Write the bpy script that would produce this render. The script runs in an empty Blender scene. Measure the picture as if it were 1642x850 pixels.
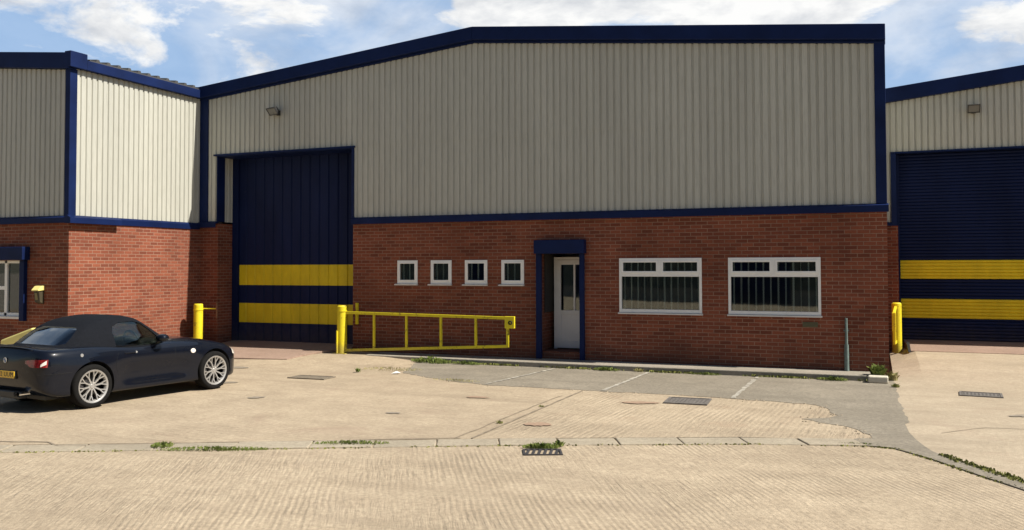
import bpy, bmesh, math, random
from mathutils import Vector, Matrix
random.seed(7)
R = math.radians
sc = bpy.context.scene
COL = sc.collection

# ------------------------------------------------------------------ camera
CAMH = 2.1
f_px, cyp = 1415.5, 384.1
cd = bpy.data.cameras.new("camera"); cam = bpy.data.objects.new("camera", cd); COL.objects.link(cam)
yaw, pit, roll = 0.3894, 0.0302, -0.0023
F = Vector((-math.sin(yaw)*math.cos(pit), math.cos(yaw)*math.cos(pit), math.sin(pit)))
Rv = Vector((math.cos(yaw), math.sin(yaw), 0)); Uv = Rv.cross(F)
R2 = Rv*math.cos(roll)+Uv*math.sin(roll); U2 = -Rv*math.sin(roll)+Uv*math.cos(roll)
m = Matrix((R2, U2, -F)).transposed().to_4x4(); m.translation = Vector((0, 0, CAMH))
cam.matrix_world = m
cd.sensor_width = 36; cd.lens = 36*f_px/1642; cd.shift_y = -(425-cyp)/1642
cd.clip_start = .05; cd.clip_end = 2000
sc.camera = cam
sc.render.resolution_x = 1024; sc.render.resolution_y = 530

# ------------------------------------------------------------------ light
SUN_EL, SUN_AZ = R(48), R(87)                 # azimuth measured from +Y towards +X
SD = Vector((math.sin(SUN_AZ)*math.cos(SUN_EL), math.cos(SUN_AZ)*math.cos(SUN_EL), math.sin(SUN_EL)))
sl = bpy.data.lights.new("sun", 'SUN'); sl.energy = 5.0; sl.angle = R(.53); sl.color = (1, .945, .85)
so = bpy.data.objects.new("sun", sl); COL.objects.link(so); so.rotation_euler = SD.to_track_quat('Z', 'Y').to_euler()
so.location = (20, 5, 30)
w = bpy.data.worlds.new("World"); sc.world = w; w.use_nodes = True
nt = w.node_tree; N = nt.nodes; L = nt.links; N.clear()
out = N.new('ShaderNodeOutputWorld')
sky = N.new('ShaderNodeTexSky'); sky.sky_type = 'NISHITA'; sky.sun_disc = False
sky.sun_elevation = SUN_EL; sky.sun_rotation = SUN_AZ; sky.air_density = 1.0; sky.dust_density = .6; sky.ozone_density = 1.5
bg = N.new('ShaderNodeBackground'); bg.inputs[1].default_value = .05; L.new(sky.outputs[0], bg.inputs[0])
tc = N.new('ShaderNodeTexCoord')
def wmath(op, a, b=None, c=None):
    n = N.new('ShaderNodeMath'); n.operation = op
    for i, v in enumerate((a, b, c)):
        if v is None: continue
        if isinstance(v, (int, float)): n.inputs[i].default_value = v
        else: L.new(v, n.inputs[i])
    return n.outputs[0]
mp = N.new('ShaderNodeMapping'); mp.inputs['Scale'].default_value = (1, 1, 2.2); L.new(tc.outputs['Generated'], mp.inputs[0])
def wnoise(scale, det, rough, loc=(0, 0, 0), dist=0):
    mm = N.new('ShaderNodeMapping'); mm.inputs['Location'].default_value = loc; L.new(mp.outputs[0], mm.inputs[0])
    n = N.new('ShaderNodeTexNoise'); n.inputs['Scale'].default_value = scale; n.inputs['Detail'].default_value = det
    n.inputs['Roughness'].default_value = rough; n.inputs['Distortion'].default_value = dist; L.new(mm.outputs[0], n.inputs[0]); return n.outputs[0]
def blob(c, r, amp):
    d = N.new('ShaderNodeVectorMath'); d.operation = 'DISTANCE'; L.new(mp.outputs[0], d.inputs[0]); d.inputs[1].default_value = (c[0], c[1], c[2]*2.2)
    v = wmath('DIVIDE', d.outputs['Value'], r); v = wmath('SUBTRACT', 1, v); v = wmath('MAXIMUM', v, 0); return wmath('MULTIPLY', v, amp)
n1 = wnoise(7, 8, .6, (3.1, 1.2, .4), .3)
dens = n1
for c, r, a in [((-.344, .893, .300), .13, .75), ((-.12, .954, .315), .20, .80), ((.02, .96, .32), .15, .45), ((-.608, .752, .30), .16, .30), ((-.80, .56, .20), .22, .06),
                ((-.70, .70, .20), .14, .04), ((.18, .97, .25), .12, .40), ((-.56, .80, .20), .07, .2), ((-.45, .87, .30), .055, -.5)]:
    dens = wmath('ADD', dens, blob(c, r, a))
cr = N.new('ShaderNodeMapRange'); cr.interpolation_type = 'SMOOTHSTEP'; L.new(dens, cr.inputs[0])
cr.inputs[1].default_value = .52; cr.inputs[2].default_value = .68
n2 = wnoise(3.2, 6, .55, (7.7, 2.2, 5.0), .8)
c2 = N.new('ShaderNodeMapRange'); c2.interpolation_type = 'SMOOTHSTEP'; L.new(n2, c2.inputs[0]); c2.inputs[1].default_value = .38; c2.inputs[2].default_value = .75; c2.inputs[4].default_value = .7
mask = wmath('MAXIMUM', cr.outputs[0], c2.outputs[0])
sx = N.new('ShaderNodeSeparateXYZ'); L.new(tc.outputs['Generated'], sx.inputs[0])       # clouds shaped to the view side only, so clear sky behind keeps the fronts darker
side = N.new('ShaderNodeMapRange'); side.interpolation_type = 'SMOOTHSTEP'; L.new(sx.outputs[1], side.inputs[0]); side.inputs[1].default_value = .05; side.inputs[2].default_value = .45
mask = wmath('MULTIPLY', wmath('MAXIMUM', mask, .12), side.outputs[0])
n3 = wnoise(13, 6, .6, (1, 5, 2), .2)
shade = N.new('ShaderNodeValToRGB'); L.new(n3, shade.inputs[0])
shade.color_ramp.elements[0].position = .30; shade.color_ramp.elements[0].color = (.60, .63, .68, 1)
shade.color_ramp.elements[1].position = .58; shade.color_ramp.elements[1].color = (.98, .98, .97, 1)
bg2 = N.new('ShaderNodeBackground'); L.new(shade.outputs[0], bg2.inputs[0]); bg2.inputs[1].default_value = .64
mx = N.new('ShaderNodeMixShader'); L.new(mask, mx.inputs[0]); 
bg3 = N.new('ShaderNodeBackground'); bg3.inputs[0].default_value = (.21, .35, .57, 1); bg3.inputs[1].default_value = 1.0      # haze added to brighten the sky beyond the units without filling the fronts
mh = N.new('ShaderNodeMixShader'); L.new(wmath('MULTIPLY', side.outputs[0], .75), mh.inputs[0]); L.new(bg.outputs[0], mh.inputs[1]); L.new(bg3.outputs[0], mh.inputs[2])
L.new(mh.outputs[0], mx.inputs[1]); L.new(bg2.outputs[0], mx.inputs[2])
L.new(mx.outputs[0], out.inputs[0])
sc.view_settings.view_transform = 'Standard'; sc.view_settings.look = 'None'; sc.view_settings.exposure = 0.66; sc.view_settings.gamma = 1
sc.view_settings.use_curve_mapping = False
sc.render.engine = 'CYCLES'
sc.cycles.max_bounces = 8; sc.cycles.transparent_max_bounces = 12; sc.cycles.caustics_reflective = False; sc.cycles.caustics_refractive = False

# ------------------------------------------------------------------ material helpers
class NT:
    def __init__(s, name):
        s.m = bpy.data.materials.new(name); s.m.use_nodes = True; s.t = s.m.node_tree; s.n = s.t.nodes; s.l = s.t.links
        s.p = s.n['Principled BSDF']
        s.tc = s.n.new('ShaderNodeTexCoord')
    def node(s, t): return s.n.new(t)
    def link(s, a, b): s.l.new(a, b)
    def math(s, op, a, b=None, clamp=False):
        n = s.n.new('ShaderNodeMath'); n.operation = op; n.use_clamp = clamp
        for i, v in enumerate((a, b)):
            if v is None: continue
            if isinstance(v, (int, float)): n.inputs[i].default_value = v
            else: s.l.new(v, n.inputs[i])
        return n.outputs[0]
    def mapping(s, scale=(1, 1, 1), rot=(0, 0, 0), loc=(0, 0, 0), src=None):
        n = s.n.new('ShaderNodeMapping'); n.inputs['Scale'].default_value = scale; n.inputs['Rotation'].default_value = rot; n.inputs['Location'].default_value = loc
        s.l.new(src or s.tc.outputs['Object'], n.inputs[0]); return n.outputs[0]
    def noise(s, scale, det=4, rough=.55, src=None, dist=0):
        n = s.n.new('ShaderNodeTexNoise'); n.inputs['Scale'].default_value = scale; n.inputs['Detail'].default_value = det; n.inputs['Roughness'].default_value = rough
        n.inputs['Distortion'].default_value = dist
        s.l.new(src or s.tc.outputs['Object'], n.inputs[0]); return n.outputs[0]
    def ramp(s, v, stops):
        n = s.n.new('ShaderNodeValToRGB'); e = n.color_ramp.elements
        while len(e) < len(stops): e.new(.5)
        for i, (p, c) in enumerate(stops):
            e[i].position = p; e[i].color = (*c, 1) if len(c) == 3 else c
        s.l.new(v, n.inputs[0]); return n.outputs[0]
    def mr(s, v, a, b, c=0, d=1):
        n = s.n.new('ShaderNodeMapRange'); s.l.new(v, n.inputs[0])
        for i, x in enumerate((a, b, c, d)): n.inputs[i+1].default_value = x
        return n.outputs[0]
    def mix(s, f, a, b, mode='MIX'):
        n = s.n.new('ShaderNodeMix'); n.data_type = 'RGBA'; n.blend_type = mode
        for i, v in ((0, f), (6, a), (7, b)):
            if isinstance(v, (int, float)): n.inputs[i].default_value = v
            elif isinstance(v, tuple): n.inputs[i].default_value = (*v, 1) if len(v) == 3 else v
            else: s.l.new(v, n.inputs[i])
        return n.outputs[2]
    def bump(s, h, strength=.3, dist=.01, nrm=None):
        n = s.n.new('ShaderNodeBump'); n.inputs['Strength'].default_value = strength; n.inputs['Distance'].default_value = dist
        s.l.new(h, n.inputs['Height'])
        if nrm: s.l.new(nrm, n.inputs['Normal'])
        s.l.new(n.outputs[0], s.p.inputs['Normal']); return n.outputs[0]
    def base(s, c):
        if isinstance(c, tuple): s.p.inputs['Base Color'].default_value = (*c, 1)
        else: s.l.new(c, s.p.inputs['Base Color'])
    def set(s, rough=.6, metal=0, spec=.5, coat=0):
        s.p.inputs['Roughness'].default_value = rough; s.p.inputs['Metallic'].default_value = metal; s.p.inputs['Specular IOR Level'].default_value = spec
        s.p.inputs['Coat Weight'].default_value = coat; return s.m

def simple(name, col, rough=.6, metal=0, var=.12, scale=6, bump=0, coat=0, spec=.5):
    t = NT(name); n = t.noise(scale, 5, .6)
    a = tuple(c*(1-var) for c in col); b = tuple(min(1, c*(1+var)) for c in col)
    t.base(t.ramp(n, [(.3, a), (.7, b)]))
    if bump: t.bump(t.noise(scale*12, 3, .6), bump, .004)
    return t.set(rough, metal, spec, coat)

def brick_mat(name, c1, c2, mortar):
    t = NT(name)
    sp = t.node('ShaderNodeSeparateXYZ'); g = t.node('ShaderNodeNewGeometry'); t.link(g.outputs['Position'], sp.inputs[0])
    u = t.math('ADD', sp.outputs[0], sp.outputs[1]); cb = t.node('ShaderNodeCombineXYZ')
    t.link(u, cb.inputs[0]); t.link(sp.outputs[2], cb.inputs[1])
    b = t.node('ShaderNodeTexBrick'); t.link(cb.outputs[0], b.inputs[0])
    b.inputs['Scale'].default_value = 1; b.inputs['Brick Width'].default_value = .225; b.inputs['Row Height'].default_value = .075
    b.inputs['Mortar Size'].default_value = .0065; b.inputs['Mortar Smooth'].default_value = .15; b.inputs['Bias'].default_value = -.1
    b.inputs['Color1'].default_value = (0, 0, 0, 1); b.inputs['Color2'].default_value = (1, 1, 1, 1); b.inputs['Mortar'].default_value = (.5, .5, .5, 1)
    dark = tuple(x*.80 for x in c2)
    col = t.ramp(b.outputs['Color'], [(0, dark), (.22, c2), (.6, c1), (1, tuple(min(1, x*1.15) for x in c1))])
    big = t.noise(.7, 5, .6, g.outputs['Position']); fine = t.noise(40, 4, .6, g.outputs['Position'])
    col = t.mix(t.mr(fine, .3, .7, 0, .35), col, tuple(x*.6 for x in c1))
    mort = t.ramp(big, [(.3, tuple(x*.75 for x in mortar)), (.7, mortar)])
    col = t.mix(b.outputs['Fac'], col, mort)
    stain = t.mr(big, .35, .7, .78, 1.12)
    col = t.mix(1.0, col, stain, 'MULTIPLY')
    # courses grow darker close to the ground
    low = t.mr(t.math('ADD', sp.outputs[2], t.math('MULTIPLY', big, .5)), .25, .95, 1, 0)
    low = t.math('MULTIPLY', low, .45, True)
    col = t.mix(low, col, (.05, .035, .028))
    t.base(col)
    h = t.math('SUBTRACT', t.math('MULTIPLY', fine, .3), b.outputs['Fac'])
    t.bump(h, .7, .008)
    return t.set(.88, 0, .25)

M = {}
M['brick'] = brick_mat('red_brick', (.250, .075, .040), (.205, .060, .034), (.33, .20, .14))
def clad_mat():
    t = NT('goosewing_cladding'); sv = t.mapping((2.0, 2.0, .25)); n = t.noise(1.2, 5, .6, sv); f = t.noise(9, 5, .65, t.mapping((6, 6, .35)))
    c = t.ramp(n, [(.3, (.435, .43, .375)), (.7, (.495, .49, .428))])
    pz = t.node('ShaderNodeSeparateXYZ'); t.link(t.node('ShaderNodeNewGeometry').outputs['Position'], pz.inputs[0])
    wn = t.node('ShaderNodeTexWhiteNoise'); wn.noise_dimensions = '1D'; t.link(t.math('FLOOR', t.math('DIVIDE', t.math('ADD', pz.outputs[0], pz.outputs[1]), 1.05)), wn.inputs['W'])
    c = t.mix(1.0, c, t.mr(wn.outputs['Value'], 0, 1, .94, 1.04), 'MULTIPLY')        # sheets of slightly different tone
    c = t.mix(t.mr(f, .45, .72, 0, .5), c, (.31, .30, .25))
    t.base(c); return t.set(.45, 0, .4)
M['clad'] = clad_mat()
M['navy'] = simple('navy_flashing', (.005, .0135, .062), .55, 0, .25, 1.5, .15, 0, .14)
M['blue'] = M['navy']
def door_mat():
    t = NT('navy_door_paint'); pos = t.node('ShaderNodeNewGeometry').outputs['Position']
    c = t.ramp(t.noise(1.3, 6, .65, t.mapping((1, 1, .35), src=pos)), [(.3, (.004, .009, .038)), (.7, (.007, .015, .062))])
    sp = t.node('ShaderNodeSeparateXYZ'); t.link(pos, sp.inputs[0])
    dust = t.math('MULTIPLY', t.mr(t.math('ADD', sp.outputs[2], t.math('MULTIPLY', t.noise(5, 5, .7, pos), .7)), .45, 1.1, .45, 0), 1, True)
    c = t.mix(dust, c, (.10, .085, .07)); c = t.mix(t.mr(t.noise(30, 4, .7, t.mapping((1, 1, .3), src=pos)), .64, .8, 0, .35), c, (.08, .08, .09))
    t.base(c); t.bump(t.noise(1.6, 2, .5, pos), .25, .02); return t.set(.6, 0, .14)
M['navy_door'] = door_mat()
def stripe_mat(name, col, base_dirt=0):
    t = NT(name); pos = t.node('ShaderNodeNewGeometry').outputs['Position']
    n = t.noise(2.2, 6, .7, t.mapping((1, 1, .4), src=pos)); c = t.ramp(n, [(.28, tuple(x*.74 for x in col)), (.62, col)])
    f = t.noise(26, 5, .75, pos); c = t.mix(t.mr(f, .60, .68, 0, .6 if base_dirt else .22), c, (.16, .11, .04))
    k = t.noise(9, 5, .7, pos)
    if base_dirt: c = t.mix(t.mr(k, .58, .66, 0, .75), c, (.12, .07, .035))
    if base_dirt:
        sp = t.node('ShaderNodeSeparateXYZ'); t.link(pos, sp.inputs[0])
        c = t.mix(t.math('MULTIPLY', t.mr(t.math('ADD', sp.outputs[2], t.math('MULTIPLY', k, .5)), .35, .62, .6, 0), 1, True), c, (.20, .15, .08))
    t.base(c); t.bump(k, .2, .01); return t.set(.55, 0, .35)
M['door_yellow'] = stripe_mat('door_yellow_paint', (.74, .56, .012))
M['yellow'] = stripe_mat('barrier_yellow_paint', (.78, .64, .02), 1)
M['yellow_pale'] = simple('pale_yellow_plastic', (.75, .66, .22), .5, 0, .08)
M['white'] = simple('white_upvc', (.84, .83, .79), .35, 0, .05, 4)
M['sill'] = simple('painted_sill', (.70, .66, .60), .6, 0, .1)
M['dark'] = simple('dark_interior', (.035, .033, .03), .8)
M['black'] = simple('black_plastic', (.02, .02, .02), .5)
M['blind'] = simple('grey_blind_fabric', (.80, .79, .76), .8, 0, .1)
M['roof'] = simple('grey_roof_sheet', (.06, .058, .055), .6, 0, .2, 2)
M['pipe'] = simple('weathered_green_pipe', (.13, .17, .155), .7, 0, .3, 12)
M['steel'] = simple('galvanised_steel', (.42, .42, .41), .45, .6, .15, 10)
M['rust'] = simple('rusty_steel', (.20, .10, .06), .8, .1, .35, 10)
M['iron'] = simple('cast_iron', (.15, .135, .12), .7, .2, .3, 14, .5)
M['iron_dark'] = simple('dark_cast_iron', (.05, .045, .045), .65, .3, .3, 14, .4)
def glass_mat(name, tint, refl=1.0, alpha=.25):
    t = NT(name); t.n.remove(t.p)
    o = [n for n in t.n if n.type == 'OUTPUT_MATERIAL'][0]
    g = t.node('ShaderNodeBsdfGlossy'); g.inputs['Roughness'].default_value = .02; g.inputs['Color'].default_value = (.92, .95, .95, 1)
    tr = t.node('ShaderNodeBsdfTransparent'); tr.inputs[0].default_value = (*tint, 1)
    fr = t.node('ShaderNodeFresnel'); fr.inputs[0].default_value = 1.5
    nb = t.node('ShaderNodeBump'); nb.inputs['Strength'].default_value = .03; nb.inputs['Distance'].default_value = .02
    t.link(t.noise(1.5, 2, .5), nb.inputs['Height']); t.link(nb.outputs[0], g.inputs['Normal'])
    f = t.math('MULTIPLY', fr.outputs[0], refl*1.3, True); f = t.math('ADD', f, alpha*.15, True)
    mxs = t.node('ShaderNodeMixShader'); t.link(f, mxs.inputs[0]); t.link(tr.outputs[0], mxs.inputs[1]); t.link(g.outputs[0], mxs.inputs[2]); t.link(mxs.outputs[0], o.inputs[0])
    return t.m
M['glass'] = glass_mat('window_glass', (.75, .80, .78), 1.0, .2)
M['car_glass'] = glass_mat('car_glass', (.60, .64, .61), .22, .0)
M['plastic_glass'] = glass_mat('clear_vinyl_window', (.22, .26, .32), 1.3, .5)
def ground_mat(name, a, b, ridge_rot, ridge_scale, ridge_amt, patch=(.26, .21, .16), fine=1.0):
    t = NT(name); pos = t.node('ShaderNodeNewGeometry').outputs['Position']
    big = t.noise(.35, 6, .6, pos); mid = t.noise(2.2, 6, .65, pos); fin = t.noise(45, 5, .75, pos); grit = t.noise(160, 3, .8, pos)
    c = t.ramp(mid, [(.28, a), (.72, b)])
    c = t.mix(t.mr(big, .40, .68, 0, .5), c, tuple(x*.78 for x in a))
    # worn aggregate speckle
    c = t.mix(t.mr(fin, .50, .72, 0, .42*fine), c, tuple(x*.50 for x in a))
    c = t.mix(t.mr(grit, .55, .75, 0, .35*fine), c, tuple(min(1, x*1.35) for x in b))
    g2 = t.noise(17, 5, .7, pos); c = t.mix(t.mr(g2, .46, .68, 0, .50*fine), c, tuple(x*.60 for x in a)); c = t.mix(t.mr(g2, .30, .46, .22*fine, 0), c, tuple(min(1, x*1.3) for x in b))
    lane = t.noise(1, 5, .65, t.mapping((.22, 1.6, 1), (0, 0, R(-24)), (3, 0, 0), pos)); c = t.mix(t.mr(lane, .50, .66, 0, .34), c, tuple(x*.66 for x in a))
    sp_ = t.noise(6, 6, .8, pos, .4); c = t.mix(t.mr(sp_, .60, .70, 0, .45), c, tuple(x*.55 for x in a)); c = t.mix(t.mr(sp_, .28, .38, .35, 0), c, tuple(min(1, x*1.18) for x in b))
    # stains
    st = t.noise(.9, 7, .7, t.mapping((1, 1, 1), (0, 0, .5), (4, 9, 0), pos), .6)
    c = t.mix(t.mr(st, .56, .70, 0, .55), c, patch)
    h = t.math('ADD', t.math('MULTIPLY', fin, .8), t.math('MULTIPLY', g2, .9))
    if ridge_amt:
        # tamped ridges: long irregular streaks across the laying direction
        m1 = t.mapping((1, 1, 1), (0, 0, ridge_rot), (0, 0, 0), pos)
        wob = t.node('ShaderNodeTexNoise'); wob.inputs['Scale'].default_value = 1.1; wob.inputs['Detail'].default_value = 3; t.link(m1, wob.inputs[0])
        dv = t.node('ShaderNodeVectorMath'); dv.operation = 'MULTIPLY_ADD'; t.link(wob.outputs['Color'], dv.inputs[0]); dv.inputs[1].default_value = (.07, .07, 0); t.link(m1, dv.inputs[2])
        st1 = t.noise(1, 3, .6, t.mapping((ridge_scale*4.2, 1.5, 1), src=dv.outputs[0]))
        st2 = t.noise(1, 4, .65, t.mapping((ridge_scale*9, 8, 1), src=dv.outputs[0]))
        gate = t.mr(t.noise(.7, 5, .65, t.mapping((1, 1, 1), (0, 0, 0), (2, 3, 0), pos)), .34, .62, .15, 1)
        rid = t.math('ADD', t.math('MULTIPLY', t.mr(st1, .38, .62, 0, 1), .65), t.math('MULTIPLY', t.mr(st2, .35, .65, 0, 1), .35))
        wv = t.node('ShaderNodeTexWave'); wv.wave_type = 'BANDS'; wv.bands_direction = 'X'; wv.inputs['Scale'].default_value = ridge_scale*1.15
        wv.inputs['Distortion'].default_value = 1.6; wv.inputs['Detail'].default_value = 4; wv.inputs['Detail Scale'].default_value = 1.2; wv.inputs['Detail Roughness'].default_value = .7
        t.link(dv.outputs[0], wv.inputs[0])
        sel = t.mr(t.noise(.55, 3, .5, t.mapping((1, 1, 1), (0, 0, 0), (8, 1, 0), pos)), .42, .60, .04, .58)
        rid = t.mix(sel, rid, t.math('MULTIPLY', wv.outputs['Fac'], t.mr(g2, .3, .6, 1, .55)))
        rid = t.math('MULTIPLY', rid, gate)
        c = t.mix(t.math('MULTIPLY', t.mr(t.math('SUBTRACT', gate, rid), .35, 1, 0, 1), .42), c, tuple(x*.58 for x in a))
        h = t.math('ADD', h, t.math('MULTIPLY', rid, 1.5*ridge_amt))
    t.base(c); t.bump(h, .75, .011)
    return t.set(.9, 0, .2)
ca, cb_ = (.345, .272, .188), (.475, .385, .27)
M['road'] = ground_mat('road_tamped_concrete', ca, cb_, R(-30), 4.6, 1.0, (.33, .265, .19))
M['yard_r'] = ground_mat('yard_concrete_lengthwise_tamped', ca, cb_, R(4), 3.4, 1.1, (.31, .22, .15))
M['yard_l'] = ground_mat('yard_concrete_crosswise_tamped', ca, cb_, R(96), 3.0, .45, (.29, .21, .15))
M['yard_side'] = ground_mat('yard_concrete_smooth', (.36, .29, .205), (.46, .38, .275), 0, 1, 0, (.33, .25, .18), .8)
M['asphalt'] = ground_mat('worn_tarmac', (.215, .186, .142), (.30, .262, .203), 0, 1, 0, (.33, .285, .215), 1.25)
M['kerb'] = ground_mat('kerb_concrete', (.32, .272, .20), (.41, .35, .26), 0, 1, 0, (.26, .23, .17), .9)
M['pave'] = ground_mat('pavement_edge_concrete', (.30, .265, .21), (.38, .34, .28), 0, 1, 0, (.16, .15, .11), .9)
M['ramp'] = ground_mat('pink_brown_ramp_concrete', (.29, .20, .15), (.36, .255, .195), 0, 1, 0, (.22, .14, .10), .8)
M['far'] = ground_mat('far_ground_concrete', (.34, .30, .24), (.42, .37, .30), 0, 1, 0)
t = NT('worn_white_line_paint'); t.base(t.mix(t.mr(t.noise(7, 6, .75, t.node('ShaderNodeNewGeometry').outputs['Position']), .42, .58, 0, 1), (.225, .20, .165), (.42, .39, .32))); M['paint'] = t.set(.85)
def leaf(name, a, b):
    t = NT(name); oi = t.noise(9, 3, .6, t.node('ShaderNodeNewGeometry').outputs['Position']); t.base(t.ramp(oi, [(.3, a), (.7, b)])); return t.set(.7, 0, .2)
M['leaf'] = leaf('weed_leaves', (.085, .12, .022), (.19, .22, .055))
M['dry'] = leaf('dry_grass', (.24, .22, .08), (.38, .33, .16))
M['moss'] = leaf('moss', (.13, .14, .035), (.26, .26, .08))

# ------------------------------------------------------------------ mesh helpers
ORG = {}
class MB:
    def __init__(s): s.v = []; s.f = []; s.mi = []; s.cur = 0
    def add(s, vs, fs):
        b = len(s.v); s.v += [Vector(v) for v in vs]; s.f += [tuple(b+i for i in f) for f in fs]; s.mi += [s.cur]*len(fs)
    def quad(s, *p): s.add(p, [tuple(range(len(p)))])
    def box(s, x0, x1, y0, y1, z0, z1):
        s.add([(x0, y0, z0), (x1, y0, z0), (x1, y1, z0), (x0, y1, z0), (x0, y0, z1), (x1, y0, z1), (x1, y1, z1), (x0, y1, z1)],
              [(0, 3, 2, 1), (4, 5, 6, 7), (0, 1, 5, 4), (1, 2, 6, 5), (2, 3, 7, 6), (3, 0, 4, 7)]); return s
    def prism(s, poly, d0, d1, axis='Y'):     # poly of 2D points; extruded along axis
        n = len(poly)
        def P(a, b, d): return {'Y': (a, d, b), 'X': (d, a, b), 'Z': (a, b, d)}[axis]
        vs = [P(a, b, d0) for a, b in poly]+[P(a, b, d1) for a, b in poly]
        s.add(vs, [tuple(range(n)), tuple(range(2*n-1, n-1, -1))]+[(i, n+i, n+(i+1) % n, (i+1) % n) for i in range(n)]); return s
    def tube(s, p0, p1, r0, r1=None, seg=14, cap=True):
        r1 = r0 if r1 is None else r1; p0 = Vector(p0); p1 = Vector(p1); d = (p1-p0).normalized()
        a = d.orthogonal().normalized(); b = d.cross(a); vs = []
        for p, r in ((p0, r0), (p1, r1)):
            for i in range(seg):
                t = 2*math.pi*i/seg; vs.append(p+a*r*math.cos(t)+b*r*math.sin(t))
        fs = [(i, (i+1) % seg, seg+(i+1) % seg, seg+i) for i in range(seg)]
        if cap: fs += [tuple(range(seg-1, -1, -1)), tuple(range(seg, 2*seg))]
        s.add(vs, fs); return s
    def bar(s, p0, p1, w, h, up=(0, 0, 1)):
        p0 = Vector(p0); p1 = Vector(p1); d = (p1-p0).normalized(); up = Vector(up); a = d.cross(up).normalized(); b = a.cross(d)
        vs = [p+a*sx*w/2+b*sy*h/2 for p in (p0, p1) for sx, sy in ((-1, -1), (1, -1), (1, 1), (-1, 1))]
        s.add(vs, [(0, 1, 2, 3), (7, 6, 5, 4), (0, 4, 5, 1), (1, 5, 6, 2), (2, 6, 7, 3), (3, 7, 4, 0)]); return s
    def lathe(s, prof, seg=32, axis='Y', c=(0, 0, 0)):   # prof: (r, d)
        c = Vector(c); vs = []
        for r, d in prof:
            for i in range(seg):
                t = 2*math.pi*i/seg; u, v = r*math.cos(t), r*math.sin(t)
                vs.append(c+Vector({'Y': (u, d, v), 'Z': (u, v, d), 'X': (d, u, v)}[axis]))
        fs = []
        for k in range(len(prof)-1):
            for i in range(seg):
                j = (i+1) % seg; fs.append((k*seg+i, k*seg+j, (k+1)*seg+j, (k+1)*seg+i))
        s.add(vs, fs); return s
    def build(s, name, mat, parent=None, smooth=False, bevel=0, angle=None, org=None, recalc=True):
        me = bpy.data.meshes.new(name); o_ = ORG.get(parent, Vector((0, 0, 0))) if parent else Vector(org or (0, 0, 0))
        me.from_pydata([tuple(v-o_) for v in s.v], [], s.f)
        for mm in (mat if isinstance(mat, (list, tuple)) else [mat]): me.materials.append(mm)
        me.polygons.foreach_set('material_index', s.mi)
        if recalc:
            bm = bmesh.new(); bm.from_mesh(me); bmesh.ops.recalc_face_normals(bm, faces=bm.faces); bm.to_mesh(me); bm.free()
        if smooth:
            me.shade_smooth()
            if angle: me.set_sharp_from_angle(angle=R(angle))
        o = bpy.data.objects.new(name, me); COL.objects.link(o)
        if parent: o.parent = parent; ORG[o] = o_
        else: o.location = o_; ORG[o] = o_
        if bevel:
            b = o.modifiers.new('bevel', 'BEVEL'); b.width = bevel; b.segments = 2; b.limit_method = 'ANGLE'; b.angle_limit = R(40)
        return o
def tag(o, label, cat, group=None):
    o['label'] = label; o['category'] = cat
    if group: o['group'] = group
    return o
def struct(o, kind='structure'): o['kind'] = kind; return o
def empty(name, loc, label, cat, group=None):
    o = bpy.data.objects.new(name, None); COL.objects.link(o); o.location = loc; o.empty_display_size = .2; ORG[o] = Vector(loc)
    return tag(o, label, cat, group)
def sst(a, b, x):
    t = max(0, min(1, (x-a)/(b-a))); return t*t*(3-2*t)

# ------------------------------------------------------------------ ground
def gh(x, y):
    h = .09*sst(15.2, 17.3, y)*sst(-8.8, -10.6, x)
    h += .20*sst(16.6, 21.4, y)*sst(.18, .6, x)
    return h
def sheet(name, poly, mat, dz, step=.5, kind='structure', hf=gh, skirt=.03):
    bm = bmesh.new(); vs = [bm.verts.new((x, y, 0)) for x, y in poly]; bm.faces.new(vs)
    xs = [p[0] for p in poly]; ys = [p[1] for p in poly]
    for ax, lo, hi in ((0, min(xs), max(xs)), (1, min(ys), max(ys))):
        k = lo+step
        while k < hi:
            co = (k, 0, 0) if ax == 0 else (0, k, 0); no = (1, 0, 0) if ax == 0 else (0, 1, 0)
            bmesh.ops.bisect_plane(bm, geom=bm.verts[:]+bm.edges[:]+bm.faces[:], plane_co=co, plane_no=no); k += step
    for v in bm.verts: v.co.z = hf(v.co.x, v.co.y)+dz
    bmesh.ops.recalc_face_normals(bm, faces=bm.faces)
    if bm.faces and sum(f.normal.z for f in bm.faces) < 0: bmesh.ops.reverse_faces(bm, faces=bm.faces)
    if skirt:
        be = [e for e in bm.edges if e.is_boundary]; r = bmesh.ops.extrude_edge_only(bm, edges=be)
        for v in r['geom']:
            if isinstance(v, bmesh.types.BMVert): v.co.z -= skirt
    me = bpy.data.meshes.new(name); bm.to_mesh(me); bm.free(); me.materials.append(mat)
    o = bpy.data.objects.new(name, me); COL.objects.link(o)
    if kind: o['kind'] = kind
    return o
def rough_line(pts, n=6, amp=.04, seed=1):
    rnd = random.Random(seed); out_ = []
    for (a, b) in zip(pts[:-1], pts[1:]):
        L_ = math.hypot(b[0]-a[0], b[1]-a[1]); k = max(1, int(L_*n))
        nx, ny = -(b[1]-a[1])/L_, (b[0]-a[0])/L_
        for i in range(k):
            t = i/k; d = rnd.uniform(-amp, amp) if i else 0; out_.append((a[0]+(b[0]-a[0])*t+nx*d, a[1]+(b[1]-a[1])*t+ny*d))
    out_.append(pts[-1]); return out_

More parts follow.
